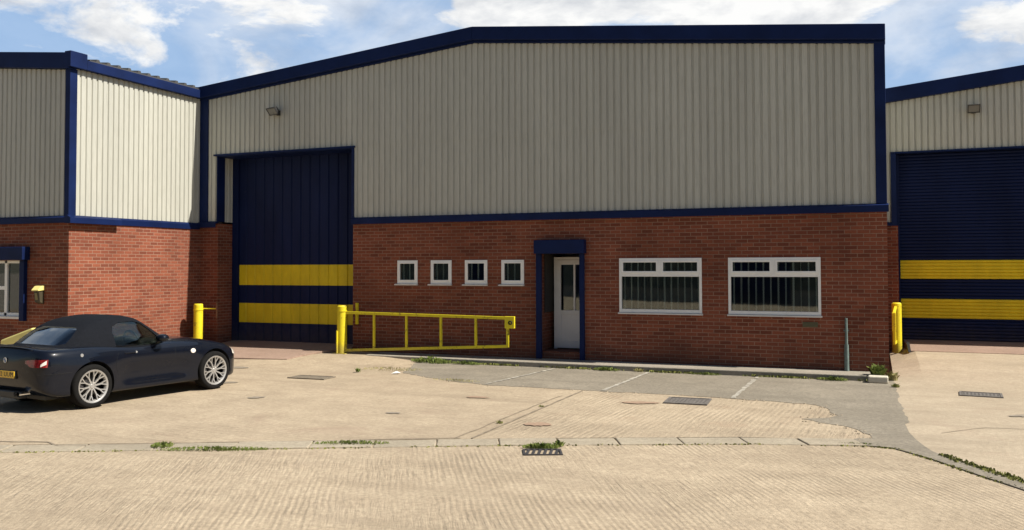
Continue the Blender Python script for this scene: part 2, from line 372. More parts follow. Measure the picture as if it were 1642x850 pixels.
mb = MB(); mb.quad((-300, -300, -.09), (300, -300, -.09), (300, 300, -.09), (-300, 300, -.09))
struct(mb.build('ground', M['far']))
KL = [(-40, -7.3), (-12.3, 5.75), (-9.25, 7.12), (-7.7, 7.86), (-6.1, 8.62), (-4.1, 9.58), (-2.8, 10.15), (-1.4, 10.75), (-.1, 11.14)]   # road side line
KC = [(.22, 11.08), (.58, 10.56), (.99, 9.92), (1.27, 9.56), (2.6, 7.4), (8, -1.5)]
road_poly = [(-40, -30)]+[(p[0]-.12, p[1]+.26) for p in KL]+[(p[0]+.22, p[1]+.18) for p in KC]+[(14, -30)]
sheet('road', road_poly, M['road'], -.008, 2, hf=lambda x, y: 0)
# yard sheets behind the kerb
def off(p, d=.42):   # shift away from the road
    return (p[0]-d*.42, p[1]+d*.91)
KI = [off(p) for p in KL[:-1]]+[(-.05, 11.5)]
JX = -4.575
def yat(x, line):
    for a, b in zip(line[:-1], line[1:]):
        if a[0] <= x <= b[0]: return a[1]+(b[1]-a[1])*(x-a[0])/(b[0]-a[0])
jy = yat(JX, KI)
left_front = [p for p in KI if p[0] < JX]
sheet('yard', left_front+[(JX-.012, jy), (JX-.012, 18.6), (-15.0, 18.6), (-16.4, 18.6), (-16.4, 14.1), (-40, 14.1)], M['yard_l'], 0)
right_front = [p for p in KI if p[0] > JX]
sheet('yard', [(JX+.012, jy)]+right_front+[(.3, 11.45), (.36, 18.2), (JX+.012, 18.2)], M['yard_r'], 0)
sheet('yard', [(.33, 11.1), (.55, 10.95), (.98, 10.2), (1.28, 9.7), (2.6, 7.6), (8.05, -1.3), (30, -1.3), (30, 23.2), (.3, 23.2), (.3, 16)], M['yard_side'], .003)
# worn tarmac parking strip, wrapping round the broken end of the concrete slab
south = rough_line([(-9.2, 16.9), (-8.6, 15.3), (-7.2, 14.55), (-6.2, 14.3), (-4.5, 14.3), (-2.9, 14.35), (-1.85, 14.2), (-1.0, 14.15), (-.75, 13.95), (-.62, 13.45), (-.50, 13.2), (-.62, 12.95), (-.95, 12.75), (-.55, 12.45), (-.28, 12.25), (-.08, 11.85), (-.05, 11.62), (-.45, 11.38)], 7, .05, 3)
tail = [(-.2, 11.14), (.16, 11.12), (.52, 10.68), (.94, 10.0), (1.22, 9.57), (2.52, 7.5), (7.9, -1.4), (8.12, -1.3), (2.66, 7.6), (1.34, 9.72), (1.02, 10.26), (.72, 10.78)]
east = rough_line([(.58, 11.05), (.46, 11.6), (.36, 12.6), (.40, 13.4), (.31, 15), (.33, 16.3), (.27, 17.95)], 5, .03, 5)
sheet('tarmac', south+tail+east+[(-9.2, 17.95)], M['asphalt'], .005, .5)
rnd = random.Random(44); mb = MB()
for a, b in zip(south[:-1], south[1:]):
    for k in range(2 if a[0] > -2.2 else 1):
        t = rnd.random(); x = a[0]+(b[0]-a[0])*t+rnd.gauss(0, .07); y = a[1]+(b[1]-a[1])*t+rnd.gauss(0, .09); r = rnd.uniform(.006, .024); n_ = rnd.randint(4, 6); a0 = rnd.random()*6
        z = gh(x, y)+.004; top = [(x+r*.7*math.cos(a0+6.283*i/n_), y+r*.7*math.sin(a0+6.283*i/n_), z+r*.35) for i in range(n_)]; bot = [(x+r*math.cos(a0+6.283*i/n_), y+r*math.sin(a0+6.283*i/n_), z-.01) for i in range(n_)]
        mb.add(top+bot, [tuple(range(n_))]+[(i, n_+i, n_+(i+1) % n_, (i+1) % n_) for i in range(n_)])
cr_ = mb.build('gravel', M['yard_side']); cr_['kind'] = 'stuff'
# concrete expansion joint strip (a thin filled crack) and cracks
mb = MB()
def crack(pts, wdt, z=.006, seed=0, amp=.03):
    p = rough_line(pts, 5, amp, seed)
    for a, b in zip(p[:-1], p[1:]):
        d = Vector((b[0]-a[0], b[1]-a[1], 0)); n_ = Vector((-d.y, d.x, 0)).normalized()*wdt/2
        A = Vector((a[0], a[1], gh(*a)+z)); B = Vector((b[0], b[1], gh(*b)+z)); mb.quad(A-n_, B-n_, B+n_, A+n_)
crack([(-4.575, 9.85), (-4.575, 14.3)], .035, seed=1, amp=.006)
crack([(-4.76, 9.75), (-4.75, 12.6), (-4.70, 13.6)], .02, seed=2, amp=.012)
crack([(-9.79, 7.56), (-9.2, 7.75), (-8.9, 7.62)], .03, seed=3)
crack([(-8.9, 7.62), (-7.6, 8.32), (-6.3, 8.98), (-5.2, 9.55), (-4.7, 9.8)], .022, seed=4, amp=.02)
crack([(.75, 12.3), (1.3, 12.9), (2.2, 13.0), (3.0, 13.6)], .02, seed=5)
struct(mb.build('joint_filler', simple('bitumen_joint', (.22, .175, .12), .9, 0, .35, 5)))
# kerb blocks
mb = MB(); rnd = random.Random(4)
pts = KL[1:]; acc = []
for a, b in zip(pts[:-1], pts[1:]):
    L_ = math.hypot(b[0]-a[0], b[1]-a[1]); k = max(1, round(L_/.80))
    for i in range(k):
        t0, t1 = i/k, (i+1)/k; g_ = .007/L_*rnd.uniform(.3, 1.6)
        p0 = (a[0]+(b[0]-a[0])*(t0+g_), a[1]+(b[1]-a[1])*(t0+g_)); p1 = (a[0]+(b[0]-a[0])*(t1-g_), a[1]+(b[1]-a[1])*(t1-g_))
        q0, q1 = off(p0, .38), off(p1, .38); z = .007+rnd.uniform(-.004, .004)
        mb.prism([p0, p1, q1, q0], -.12, z, 'Z')
struct(mb.build('kerb', M['kerb'], bevel=.012))
# raised pavement edge along the front wall
mb = MB()
mb.prism([(-10.7, 17.30), (-8.9, 17.24), (-6, 17.2), (.02, 17.27), (.02, 18.1), (-10.7, 18.1)], -.05, .105, 'Z')
struct(mb.build('pavement', M['pave'], bevel=.015))
# painted bay lines, worn
mb = MB(); rnd = random.Random(11)
for xa, ya, xb, yb in [(-6.07, 17.0, -6.42, 14.4), (-4.13, 17.15, -4.25, 14.35), (-2.06, 17.15, -2.10, 14.3)]:
    n_ = 26
    for i in range(n_):
        if rnd.random() < .06: continue
        t0, t1 = i/n_, (i+1)/n_; wd = .04*rnd.uniform(.7, 1.1); j = rnd.uniform(-.01, .01)
        x0, y0, x1, y1 = xa+(xb-xa)*t0+j, ya+(yb-ya)*t0, xa+(xb-xa)*t1+j, ya+(yb-ya)*t1
        mb.quad((x0-wd, y0, .013), (x1-wd, y1, .013), (x1+wd, y1, .013), (x0+wd, y0, .013))
struct(mb.build('bay_marking', M['paint']))
# ramps at the two loading doors
def ramp(poly, zf, label, cat='ramp'):
    mb = MB(); n = len(poly); top = [(x, y, zf(x, y)) for x, y in poly]; bot = [(x, y, -.05) for x, y in poly]
    mb.add(top+bot, [tuple(range(n)), tuple(range(2*n-1, n-1, -1))]+[(i, n+i, n+(i+1) % n, (i+1) % n) for i in range(n)])
    return struct(mb.build('loading_ramp', M['ramp'], bevel=.006))
ramp([(-15.42, 16.35), (-13.46, 16.0), (-12.04, 16.22), (-11.95, 17.2), (-11.5, 18.0), (-11.5, 18.62), (-15.42, 18.62)], lambda x, y: .075+.13*sst(16, 18.6, y) if y > 16.5 else .062, '')
ramp([(.72, 21.45), (17, 21.45), (17, 23.3), (.60, 23.3)], lambda x, y: .215 if y < 22 else .335, '')

# ------------------------------------------------------------------ building helpers
def wall_open(mb, x0, x1, z0, z1, ops, yf, yb, axis='Y'):
    xs = sorted({x0, x1}|{min(max(v, x0), x1) for o in ops for v in o[:2]}); zs = sorted({z0, z1}|{min(max(v, z0), z1) for o in ops for v in o[2:]})
    def solid(i, j):
        if not (0 <= i < len(xs)-1 and 0 <= j < len(zs)-1): return False
        cx, cz = (xs[i]+xs[i+1])/2, (zs[j]+zs[j+1])/2
        return not any(o[0] < cx < o[1] and o[2] < cz < o[3] for o in ops)
    def P(a, d, z): return (a, d, z) if axis == 'Y' else (d, a, z)
    for i in range(len(xs)-1):
        for j in range(len(zs)-1):
            if not solid(i, j): continue
            a, b, c, d = xs[i], xs[i+1], zs[j], zs[j+1]
            mb.quad(P(a, yf, c), P(b, yf, c), P(b, yf, d), P(a, yf, d)); mb.quad(P(a, yb, d), P(b, yb, d), P(b, yb, c), P(a, yb, c))
            if not solid(i-1, j): mb.quad(P(a, yf, c), P(a, yf, d), P(a, yb, d), P(a, yb, c))
            if not solid(i+1, j): mb.quad(P(b, yf, d), P(b, yf, c), P(b, yb, c), P(b, yb, d))
            if not solid(i, j-1): mb.quad(P(a, yf, c), P(a, yb, c), P(b, yb, c), P(b, yf, c))
            if not solid(i, j+1): mb.quad(P(a, yf, d), P(b, yf, d), P(b, yb, d), P(a, yb, d))
def clad(mb, a0, a1, zb, zt, front, out_dir, axis='Y', pitch=.15, depth=.028, cuts=()):
    """profiled sheet from a0 to a1; zb, zt are functions of the position; out_dir = sign of the outward direction"""
    def P(a, d, z): return (a, d, z) if axis == 'Y' else (d, a, z)
    prof = []; x = a0
    while x < a1-1e-6:
        for dx, dd in ((0, 1), (.092, 1), (.106, 0), (.136, 0)):
            if x+dx < a1: prof.append((x+dx, dd))
        x += pitch
    prof.append((a1, 1))
    extra = []
    for c in cuts:
        for (p, q) in zip(prof[:-1], prof[1:]):
            if p[0] < c < q[0]: extra.append((c, p[1]+(q[1]-p[1])*(c-p[0])/(q[0]-p[0])))
    prof = sorted(prof+extra)
    for (p, q) in zip(prof[:-1], prof[1:]):
        mid = (p[0]+q[0])/2; e = 1e-5
        z0, z1 = zb(mid), None
        if q[0]-p[0] < 1e-6: continue
        da, db = front+out_dir*(p[1]-1)*depth, front+out_dir*(q[1]-1)*depth
        mb.quad(P(p[0], da, zb(mid)), P(q[0], db, zb(mid)), P(q[0], db, zt(q[0])), P(p[0], da, zt(p[0])))

D = 17.96
def roofz(x):                           # underside of the verge line of the main gable
    xr = -8.27
    return 7.464-(7.464-6.62)*(x-xr)/(.24-xr) if x > xr else 7.464-(7.464-6.71)*(xr-x)/(xr+16.07)

# ------------------------------------------------------------------ main unit
B = empty('warehouse', (-8, D, 0), 'large gabled unit of beige profiled cladding over a red brick base, in the middle', 'building')
wins = [(-10.243, -9.715), (-9.374, -8.846), (-8.512, -7.962), (-7.622, -7.085)]
bigs = [(-4.943, -3.228), (-2.704, -.957)]
ops = [(-15.475, -11.45, -1, 3.2), (-6.70, -5.76, .0, 2.37)]+[(a, b, 1.70, 2.24) for a, b in wins]+[(a, b, 1.135, 2.262) for a, b in bigs]
mb = MB(); wall_open(mb, -16.05, -15.475, 0, 3.2, [], D, D+.22); mb.build('brick_pier', M['brick'], B)
mb = MB(); wall_open(mb, -11.45, .23, 0, 3.2, ops[1:], D, D+.22)
mb.build('brick_wall', M['brick'], B)
mb = MB(); wall_open(mb, D+.22, 45, 0, 3.2, [], .23, .01, 'X'); mb.build('flank_wall', M['brick'], B)
mb = MB(); mb.box(-15.695, -15.477, D+.22, D+.78, 0, 3.2); mb.build('doorway_reveal', M['brick'], B)
mb = MB(); mb.box(-11.448, -11.23, D+.22, D+.78, 0, 3.2)   
mb.build('doorway_reveal', M['brick'], B)
mb = MB(); mb.box(-6.92, -6.702, D+.22, D+.85, 0, 2.6); mb.box(-5.758, -5.54, D+.22, D+.85, 0, 2.6); mb.box(-6.70, -5.76, D+.22, D+.85, 2.372, 2.6)
mb.build('porch_wall', M['brick'], B)
mb = MB(); mb.box(-6.70, -5.76, D+.02, D+.85, 0, .262); mb.build('doorstep', M['brick'], B)
# cladding in two laps
fy = D-.012
LZ = 4.955
mb = MB()
clad(mb, -15.80, .06, lambda x: LZ, lambda x: roofz(x)-.30, fy-.004, -1)
mb.build('upper_cladding', M['clad'], B, recalc=False)
mb = MB()
clad(mb, -15.80, -15.475, lambda x: 3.25, lambda x: LZ+.04, fy, -1); mb.build('lower_cladding', M['clad'], B, recalc=False)
mb = MB()
clad(mb, -11.45, .06, lambda x: 3.25, lambda x: LZ+.04, fy, -1)
mb.build('lower_cladding', M['clad'], B, recalc=False)
mb = MB()
clad(mb, D+.24, D+.60, lambda x: 3.25, lambda x: 4.94, -15.472, 1, 'X')
mb.build('recess_cladding', M['clad'], B, recalc=False)
mb = MB()                                           # inner lining wall behind the sheet, so that the unit is closed
mb.box(-16.0, -15.5, D+.03, D+.2, 3.2, 6.5); mb.box(-11.42, .2, D+.03, D+.2, 3.2, 6.5); mb.box(-15.5, -11.42, D+.03, D+.2, 5.0, 6.5)
mb.box(0.0, .2, D+.2, 45, 3.2, 6.5)
mb.build('lining', M['dark'], B)
mb = MB(); clad(mb, D+.02, 45, lambda x: 3.25, lambda x: 6.5, .232, 1, 'X'); mb.build('side_cladding', M['clad'], B, recalc=False)
# verge fascia following the gable
mb = MB(); xl, xr_, xe = -16.10, -8.27, .245
for a, b in ((xl, xr_), (xr_, xe)):
    for k0, k1, yy0, yy1 in ((-.295, 0, D-.17, D+.1), (-.345, -.295, D-.06, D+.1)):
        mb.add([(a, yy0, roofz(a)+k0), (b, yy0, roofz(b)+k0), (b, yy0, roofz(b)+k1), (a, yy0, roofz(a)+k1), (a, yy1, roofz(a)+k0), (b, yy1, roofz(b)+k0), (b, yy1, roofz(b)+k1), (a, yy1, roofz(a)+k1)],
               [(0, 1, 2, 3), (7, 6, 5, 4), (0, 4, 5, 1), (1, 5, 6, 2), (2, 6, 7, 3), (3, 7, 4, 0)])
mb.build('verge_fascia', M['navy'], B, bevel=.012)
mb = MB(); mb.prism([(-15.98, 6.62), (-8.27, 7.40), (.2, 6.54), (.2, 6.44), (-8.27, 7.30), (-15.98, 6.52)], D+.1, 45); mb.build('roof', M['roof'], B)
mb = MB(); mb.box(-16.2, .2, 44.8, 45, 0, 6.5); mb.build('rear_wall', M['clad'], B)
# corner flashings and sill drip
mb = MB(); mb.box(-16.03, -15.78, D-.055, D+.03, 3.25, roofz(-15.9)-.34); mb.build('corner_post', M['navy'], B, bevel=.006)
mb = MB(); mb.box(.045, .235, D-.055, D+.1, 3.262, 6.62-.29); mb.build('corner_post', M['navy'], B, bevel=.006)
mb = MB()
def drip(x0, x1, y=D, p=.10, zt=3.262, zb=3.10):
    mb.prism([(y+.02, zt), (y-.03, zt), (y-p, zt-.035), (y-p, zb), (y-p+.012, zb), (y-p+.012, zt-.06), (y+.02, zt-.05)], x0, x1, 'X')
drip(-16.04, -15.475); drip(-11.45, .262); mb.build('sill_flashing', M['navy'], B)
# loading-door surround
mb = MB(); mb.box(-15.58, -11.39, D-.07, D+.04, 4.925, 4.968); mb.box(-15.472, -11.445, D-.02, D+.65, 4.905, 4.925); mb.build('door_lintel', M['navy'], B)
mb = MB(); mb.box(-15.49, -15.462, D-.045, D+.24, 3.25, 4.92); mb.build('jamb_flashing', M['blue'], B, bevel=.004)
mb = MB(); mb.box(-11.475, -11.415, D-.045, D+.3, 3.10, 4.92); mb.build('jamb_flashing', M['navy'], B, bevel=.004)
# folding loading door
dy = D+.60
ld = MB(); px_ = [-15.30+i*.336 for i in range(13)]
def door_sheet(mb, z0, z1, y):
    x = -15.28
    while x < -11.3:
        for dx0, dx1, d0, d1 in ((0, .205, 0, 0), (.205, .222, 0, .022), (.222, .262, .022, .022), (.262, .279, .022, 0)):
            mb.quad((x+dx0, y+d0, z0), (x+dx1, y+d1, z0), (x+dx1, y+d1, z1), (x+dx0, y+d0, z1))
        x += .279
door_sheet(ld, 2.148, 4.92, dy)
LD = ld.build('loading_door', M['navy_door'], B, recalc=False)
for z0, z1 in ((.2, .668), (1.164, 1.63)):
    q = MB(); door_sheet(q, z0, z1, dy); q.build('navy_band', M['navy_door'], LD, recalc=False)
for z0, z1 in ((.668, 1.164), (1.63, 2.148)):
    q = MB(); door_sheet(q, z0, z1, dy); q.build('yellow_band', M['door_yellow'], LD, recalc=False)
mb = MB(); mb.box(-15.47, -15.285, dy-.06, dy+.05, .15, 4.905); mb.box(-15.283, -11.4, dy+.06, dy+.1, .15, 4.9); mb.build('door_guide', M['navy_door'], B)
# windows
def window(x0, x1, z0, z1, y, parent, big=False, blinds=0, seedv=1):
    fr = MB(); t = .052; yo, yi = y-.012, y+.06
    fr.box(x0, x1, yo, yi, z1-t, z1); fr.box(x0, x1, yo, yi, z0, z0+t+.015); fr.box(x0, x0+t, yo, yi, z0+t+.015, z1-t); fr.box(x1-t, x1, yo, yi, z0+t+.015, z1-t)
    if big:
        zt = z0+(z1-z0)*.66; xm = (x0+x1)/2
        fr.box(x0+t, x1-t, yo, yi, zt, zt+.075); fr.box(xm-.036, xm+.036, yo, yi, zt+.075, z1-t)
        for a, b in ((x0+t, xm-.036), (xm+.036, x1-t)):     # opening lights stand proud
            s_ = .038; c, d = zt+.075, z1-t; y2 = yo-.012
            fr.box(a, b, y2, yo+.02, d-s_, d+.008); fr.box(a, b, y2, yo+.02, c-.012, c+s_); fr.box(a-.006, a+s_, y2+.001, yo+.02, c, d); fr.box(b-s_, b+.006, y2+.001, yo+.02, c, d)
    else:
        s_ = .035; y2 = yo-.010; a, b, c, d = x0+t-.012, x1-t+.012, z0+t, z1-t+.012
        fr.box(a, b, y2, yo+.02, d-s_, d); fr.box(a, b, y2, yo+.02, c, c+s_); fr.box(a, a+s_, y2+.001, yo+.02, c+s_, d-s_); fr.box(b-s_, b, y2+.001, yo+.02, c+s_, d-s_)
    Wn = fr.build('window', M['white'], parent, bevel=.005)
    g = MB(); g.box(x0+.03, x1-.03, y+.030, y+.036, z0+.04, z1-.03); g.build('pane', M['glass'], Wn)
    s_ = MB(); e = .055 if not big else .02
    s_.prism([(y+.02, z0+.0), (y-.055, z0-.012), (y-.055, z0-.036), (y+.02, z0-.036)], x0-e, x1+(.01 if not big else e), 'X'); s_.build('sill', M['sill'], Wn)
    bl = MB(); rnd = random.Random(seedv)
    for i in range(blinds):
        x = x0+(x1-x0)*(i+.7)/(blinds+.3); tw = rnd.uniform(.8, 1.5); wv = .052*rnd.uniform(.8, 1.1)*math.sin(tw)*.6; dd = .05*math.cos(tw)
        bl.quad((x-wv/2, y+.10-dd/2, z0+.05), (x+wv/2, y+.10+dd/2, z0+.05), (x+wv/2+rnd.uniform(-.008, .008), y+.10+dd/2, z1-.03), (x-wv/2, y+.10-dd/2, z1-.03))
    if blinds: bl.build('blind', M['blind'], Wn, recalc=False)
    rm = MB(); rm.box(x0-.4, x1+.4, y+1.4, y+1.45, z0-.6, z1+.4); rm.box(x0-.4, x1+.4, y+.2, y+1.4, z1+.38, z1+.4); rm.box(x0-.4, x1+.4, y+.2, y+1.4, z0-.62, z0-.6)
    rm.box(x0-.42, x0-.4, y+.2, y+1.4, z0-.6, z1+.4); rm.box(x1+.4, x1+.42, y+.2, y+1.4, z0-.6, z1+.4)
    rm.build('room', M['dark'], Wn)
    return Wn
for i, (a, b) in enumerate(wins): window(a, b, 1.702, 2.238, D-.005, B, False, 3, i+3)
for i, (a, b) in enumerate(bigs): window(a, b, 1.137, 2.26, D-.01, B, True, 12, i+9)
# entrance
mb = MB(); mb.box(-6.79, -5.66, D-.20, D-.002, 2.365, 2.66); mb.build('shutter_box', M['navy'], B, bevel=.012)
mb = MB(); mb.box(-6.785, -6.665, D-.075, D+.0, .105, 2.363); mb.build('shutter_guide', M['navy'], B, bevel=.005)
mb = MB(); mb.box(-5.80, -5.70, D-.075, D+.0, .105, 2.363); mb.build('shutter_guide', M['navy'], B, bevel=.005)
ey = D+.66
mb = MB(); x0, x1, z0, z1 = -6.63, -5.77, .265, 2.30
mb.box(x0, x0+.06, ey, ey+.07, z0, z1); mb.box(x1-.06, x1, ey, ey+.07, z0, z1); mb.box(x0+.06, x1-.06, ey, ey+.07, z1-.06, z1)
a, b = x0+.062, x1-.062; st = .105; yd = ey-.015
mb.box(a, a+st, yd, ey+.05, z0+.02, z1-.065); mb.box(b-st, b, yd, ey+.05, z0+.02, z1-.065); mb.box(a+st, b-st, yd, ey+.05, z1-.065-st, z1-.065)
mb.box(a+st, b-st, yd, ey+.05, z0+.02, z0+.17); mb.box(a+st, b-st, yd, ey+.05, 1.03, 1.12); mb.box(a+st, b-st, yd+.02, ey+.04, z0+.17, 1.03)
mb.box((a+b)/2+.03, (a+b)/2+.075, yd, ey+.05, 1.12, z1-.17)
ED = mb.build('entrance_door', M['white'], B, bevel=.006)
mb = MB(); mb.box(a+st-.01, b-st+.01, ey+.012, ey+.02, 1.1, z1-.15); mb.build('pane', M['glass'], ED)
mb = MB(); mb.box(b-.075, b-.045, yd-.012, yd, 1.15, 1.35); mb.bar((b-.06, yd-.045, 1.27), (b-.18, yd-.045, 1.27), .02, .02); mb.box(b-.07, b-.05, yd-.05, yd-.01, 1.26, 1.28); mb.build('handle', M['steel'], ED)
mb = MB(); mb.box(x0-.2, x1+.2, ey+1.2, ey+1.25, 0, 2.5); mb.box(x0-.2, x1+.2, ey+.2, ey+1.2, 0, .2); mb.box(-6.4, -6.15, ey+.5, ey+.8, .2, 1.5); mb.build('hall', simple('dim_hall', (.16, .15, .15), .8), ED)
# air brick
mb = MB(); mb.box(-1.30, -1.02, D-.022, D+.02, .915, 1.01)
for k in range(3): mb.box(-1.28, -1.04, D-.03, D-.02, .93+k*.026, .942+k*.026)
o = mb.build('air_vent', simple('mossy_vent', (.12, .11, .06), .8), B)

# ------------------------------------------------------------------ left unit
YC = 13.96; XW = -16.05
Bl = empty('warehouse', (-24, YC, 0), 'left-hand unit standing forward, with a sunlit orange brick and pale clad side wall', 'building')
def rz2(x): return 6.735+(XW-x)*.098 if x > -24.3 else 6.735+8.25*.098-(-24.3-x)*.098
wl = (-19.2, -17.40, 1.02, 2.25)
mb = MB(); wall_open(mb, -32.5, XW, 0, 3.06, [wl], YC, YC+.22); mb.build('brick_wall', M['brick'], Bl)
mb = MB(); wall_open(mb, YC+.22, D-.0, 0, 3.06, [], XW, XW-.22, 'X'); 
mb.build('side_brick_wall', M['brick'], Bl)
mb = MB(); clad(mb, -32.5, -16.15, lambda x: 3.2, lambda x: rz2(x)-.36, YC-.012, -1); mb.build('cladding', M['clad'], Bl, recalc=False)
mb = MB(); clad(mb, YC+.13, D-.03, lambda x: 3.2, lambda x: 6.45, XW+.012, 1, 'X'); mb.build('side_cladding', M['clad'], Bl, recalc=False)
mb = MB(); mb.box(-32.4, XW-.03, YC+.03, YC+.2, 3.06, 6.4); mb.box(XW-.2, XW-.035, YC+.2, 45, 3.06, 6.4); mb.build('lining', M['dark'], Bl)
mb = MB()
for a, b in ((-32.6, -24.3), (-24.3, XW+.06)):
    mb.add([(a, YC-.12, rz2(a)-.35), (b, YC-.12, rz2(b)-.35), (b, YC-.12, rz2(b)), (a, YC-.12, rz2(a)), (a, YC+.1, rz2(a)-.35), (b, YC+.1, rz2(b)-.35), (b, YC+.1, rz2(b)), (a, YC+.1, rz2(a))],
           [(0, 1, 2, 3), (7, 6, 5, 4), (0, 4, 5, 1), (1, 5, 6, 2), (2, 6, 7, 3), (3, 7, 4, 0)])
mb.build('verge_fascia', M['navy'], Bl, bevel=.01)
mb = MB(); mb.box(XW-.05, XW+.13, YC-.122, YC+.32, 6.42, 6.765); mb.box(XW-.02, XW+.13, YC+.32, D-.18, 6.42, 6.635); mb.build('eaves_gutter', M['blue'], Bl, bevel=.01)
mb = MB(); mb.box(XW-.11, XW+.03, YC-.04, YC+.15, 3.2, 6.40); mb.build('corner_post', M['blue'], Bl, bevel=.006)
# wavy roof sheet whose edge shows over the gutter
mb = MB(); prof = []; y = YC+.42
while y < 45:
    for dyy, dz in ((0, 0), (.17, 0), (.20, .055), (.26, .055), (.29, 0)): prof.append((y+dyy, dz))
    y += .30
for (p, q) in zip(prof[:-1], prof[1:]):
    for (xa, xb) in ((-24.3, XW+.08),):
        mb.quad((xb, p[0], 6.67+p[1]), (xb, q[0], 6.67+q[1]), (xa, q[0], 7.50+q[1]), (xa, p[0], 7.50+p[1]))
        mb.quad((xb, p[0], 6.64), (xb, q[0], 6.64), (xb, q[0], 6.67+q[1]), (xb, p[0], 6.67+p[1]))
mb.quad((-32.6, YC+.1, 6.65), (-24.3, YC+.1, 7.50), (-24.3, 45, 7.50), (-32.6, 45, 6.65))
mb.build('roof', M['roof'], Bl, recalc=False)
mb = MB(); mb.box(XW-.24, XW-.20, D, 45, 0, 6.5); mb.box(-32.5, -16.25, 44.8, 45, 0, 6.5); mb.box(-32.5, -32.3, YC+.22, 44.8, 0, 6.5); mb.build('hidden_walls', M['clad'], Bl)
mb = MB(); mb.prism([(YC+.02, 3.215), (YC-.03, 3.215), (YC-.10, 3.17), (YC-.10, 3.06), (YC+.02, 3.06)], -32.5, XW+.14, 'X'); mb.build('sill_flashing', M['navy'], Bl)
mb = MB(); mb.prism([(XW-.02, 3.222), (XW+.05, 3.222), (XW+.155, 3.17), (XW+.155, 3.05), (XW-.02, 3.05)], YC-.102, 15.26, 'Y'); mb.build('sill_flashing', M['blue'], Bl)
mb = MB(); mb.prism([(XW-.02, 3.222), (XW+.03, 3.222), (XW+.045, 3.18), (XW+.03, 3.06), (XW-.02, 3.06)], 15.262, D-.06, 'Y'); mb.build('sill_flashing', M['navy'], Bl)
mb = MB(); mb.box(-19.4, -17.20, YC-.20, YC-.002, 2.26, 2.55); mb.build('shutter_box', M['blue'], Bl, bevel=.012)
mb = MB(); mb.box(-17.42, -17.28, YC-.09, YC-.0, .92, 2.258); mb.build('shutter_guide', M['blue'], Bl, bevel=.006)
fr = MB(); x0, x1, z0, z1, y = -19.2, -17.425, 1.02, 2.25, YC+.02
for bx in ((x0, x1, z1-.06, z1), (x0, x1, z0, z0+.07), (x1-.055, x1, z0, z1), (x0, x0+.06, z0, z1), (-18.0, -17.92, z0, z1), (-18.7, -18.62, z0, z1), (-18.62, -18.0, 1.60, 1.68)): fr.box(bx[0], bx[1], y-.01, y+.06+bx[0]*.0001, bx[2], bx[3])
Wl = fr.build('window', M['white'], Bl, bevel=.004)
mb = MB(); mb.box(x0+.02, x1-.02, y+.03, y+.036, z0+.03, z1-.03); mb.build('pane', M['glass'], Wl)
mb = MB(); mb.prism([(y+.0, z0+.01), (y-.09, z0-.01), (y-.09, z0-.06), (y+.0, z0-.06)], x0-.1, x1+.0, 'X'); mb.build('sill', M['sill'], Wl)
mb = MB(); rnd = random.Random(2)     # pale things standing on the inside sill
for k in range(9):
    x = -17.85+k*.045; z = 1.12; p = Vector((x, y+.16, z))
    for s_ in range(4):
        q = p+Vector((rnd.uniform(-.06, .06), rnd.uniform(-.02, .02), rnd.uniform(.05, .12))); mb.tube(p, q, .007, .006, 6); p = q
mb.build('ornament', simple('pale_twigs', (.6, .58, .52), .6), Wl)
mb = MB(); mb.box(x0-.3, x1+.3, y+1.2, y+1.25, .5, 2.8); mb.box(x0-.3, x1+.3, y+.2, y+1.2, 2.7, 2.75); mb.build('room', M['dark'], Wl)

# ------------------------------------------------------------------ right unit
YR = 22.9
Br = empty('warehouse', (9, YR, 0), 'right-hand unit set back, with a wide roller shutter of navy and yellow bands', 'building')
def rz3(x): return 6.35+(x-.58)*.108 if x < 8.8 else 6.35+8.22*.108-(x-8.8)*.108
mb = MB(); wall_open(mb, .235, .53, 0, 3.04, [], YR, YR+.22); mb.build('brick_pier', M['brick'], Br)
mb = MB(); wall_open(mb, 15.2, 17.4, 0, 3.04, [], YR, YR+.22); mb.build('brick_pier', M['brick'], Br)
mb = MB(); mb.box(.36, .498, YR+.222, YR+.5, 0, 3.04); mb.build('doorway_reveal', M['brick'], Br)
mb = MB(); clad(mb, .27, 17.4, lambda x: 4.78 if x > .42 else 3.12, lambda x: rz3(x)-.33, YR-.012, -1, pitch=.138); mb.build('cladding', M['clad'], Br, recalc=False)
mb = MB(); mb.box(.24, 17.3, YR+.03, YR+.2, 4.8, 6.1); mb.build('lining', M['dark'], Br)
mb = MB()
for a, b in ((.24, 8.8), (8.8, 17.5)):
    mb.add([(a, YR-.14, rz3(a)-.34), (b, YR-.14, rz3(b)-.34), (b, YR-.14, rz3(b)), (a, YR-.14, rz3(a)), (a, YR+.1, rz3(a)-.34), (b, YR+.1, rz3(b)-.34), (b, YR+.1, rz3(b)), (a, YR+.1, rz3(a))],
           [(0, 1, 2, 3), (7, 6, 5, 4), (0, 4, 5, 1), (1, 5, 6, 2), (2, 6, 7, 3), (3, 7, 4, 0)])
mb.build('verge_fascia', M['navy'], Br, bevel=.01)
mb = MB(); mb.prism([(.26, 6.2), (8.8, 7.12), (17.3, 6.2), (17.3, 6.1), (8.8, 7.02), (.26, 6.1)], YR+.1, 45); mb.build('roof', M['roof'], Br)
mb = MB(); mb.box(17.2, 17.4, YR+.22, 45, 0, 6.2); mb.box(.26, 17.4, 44.8, 45, 0, 6.2); mb.build('hidden_walls', M['clad'], Br)
mb = MB(); mb.prism([(YR+.02, 3.14), (YR-.08, 3.11), (YR-.08, 3.04), (YR+.02, 3.04)], .24, .40, 'X'); mb.build('sill_flashing', M['navy'], Br)
mb = MB(); mb.box(.385, .505, YR-.05, YR+.3, 3.04, 4.76); mb.build('jamb_flashing', M['navy'], Br, bevel=.005)
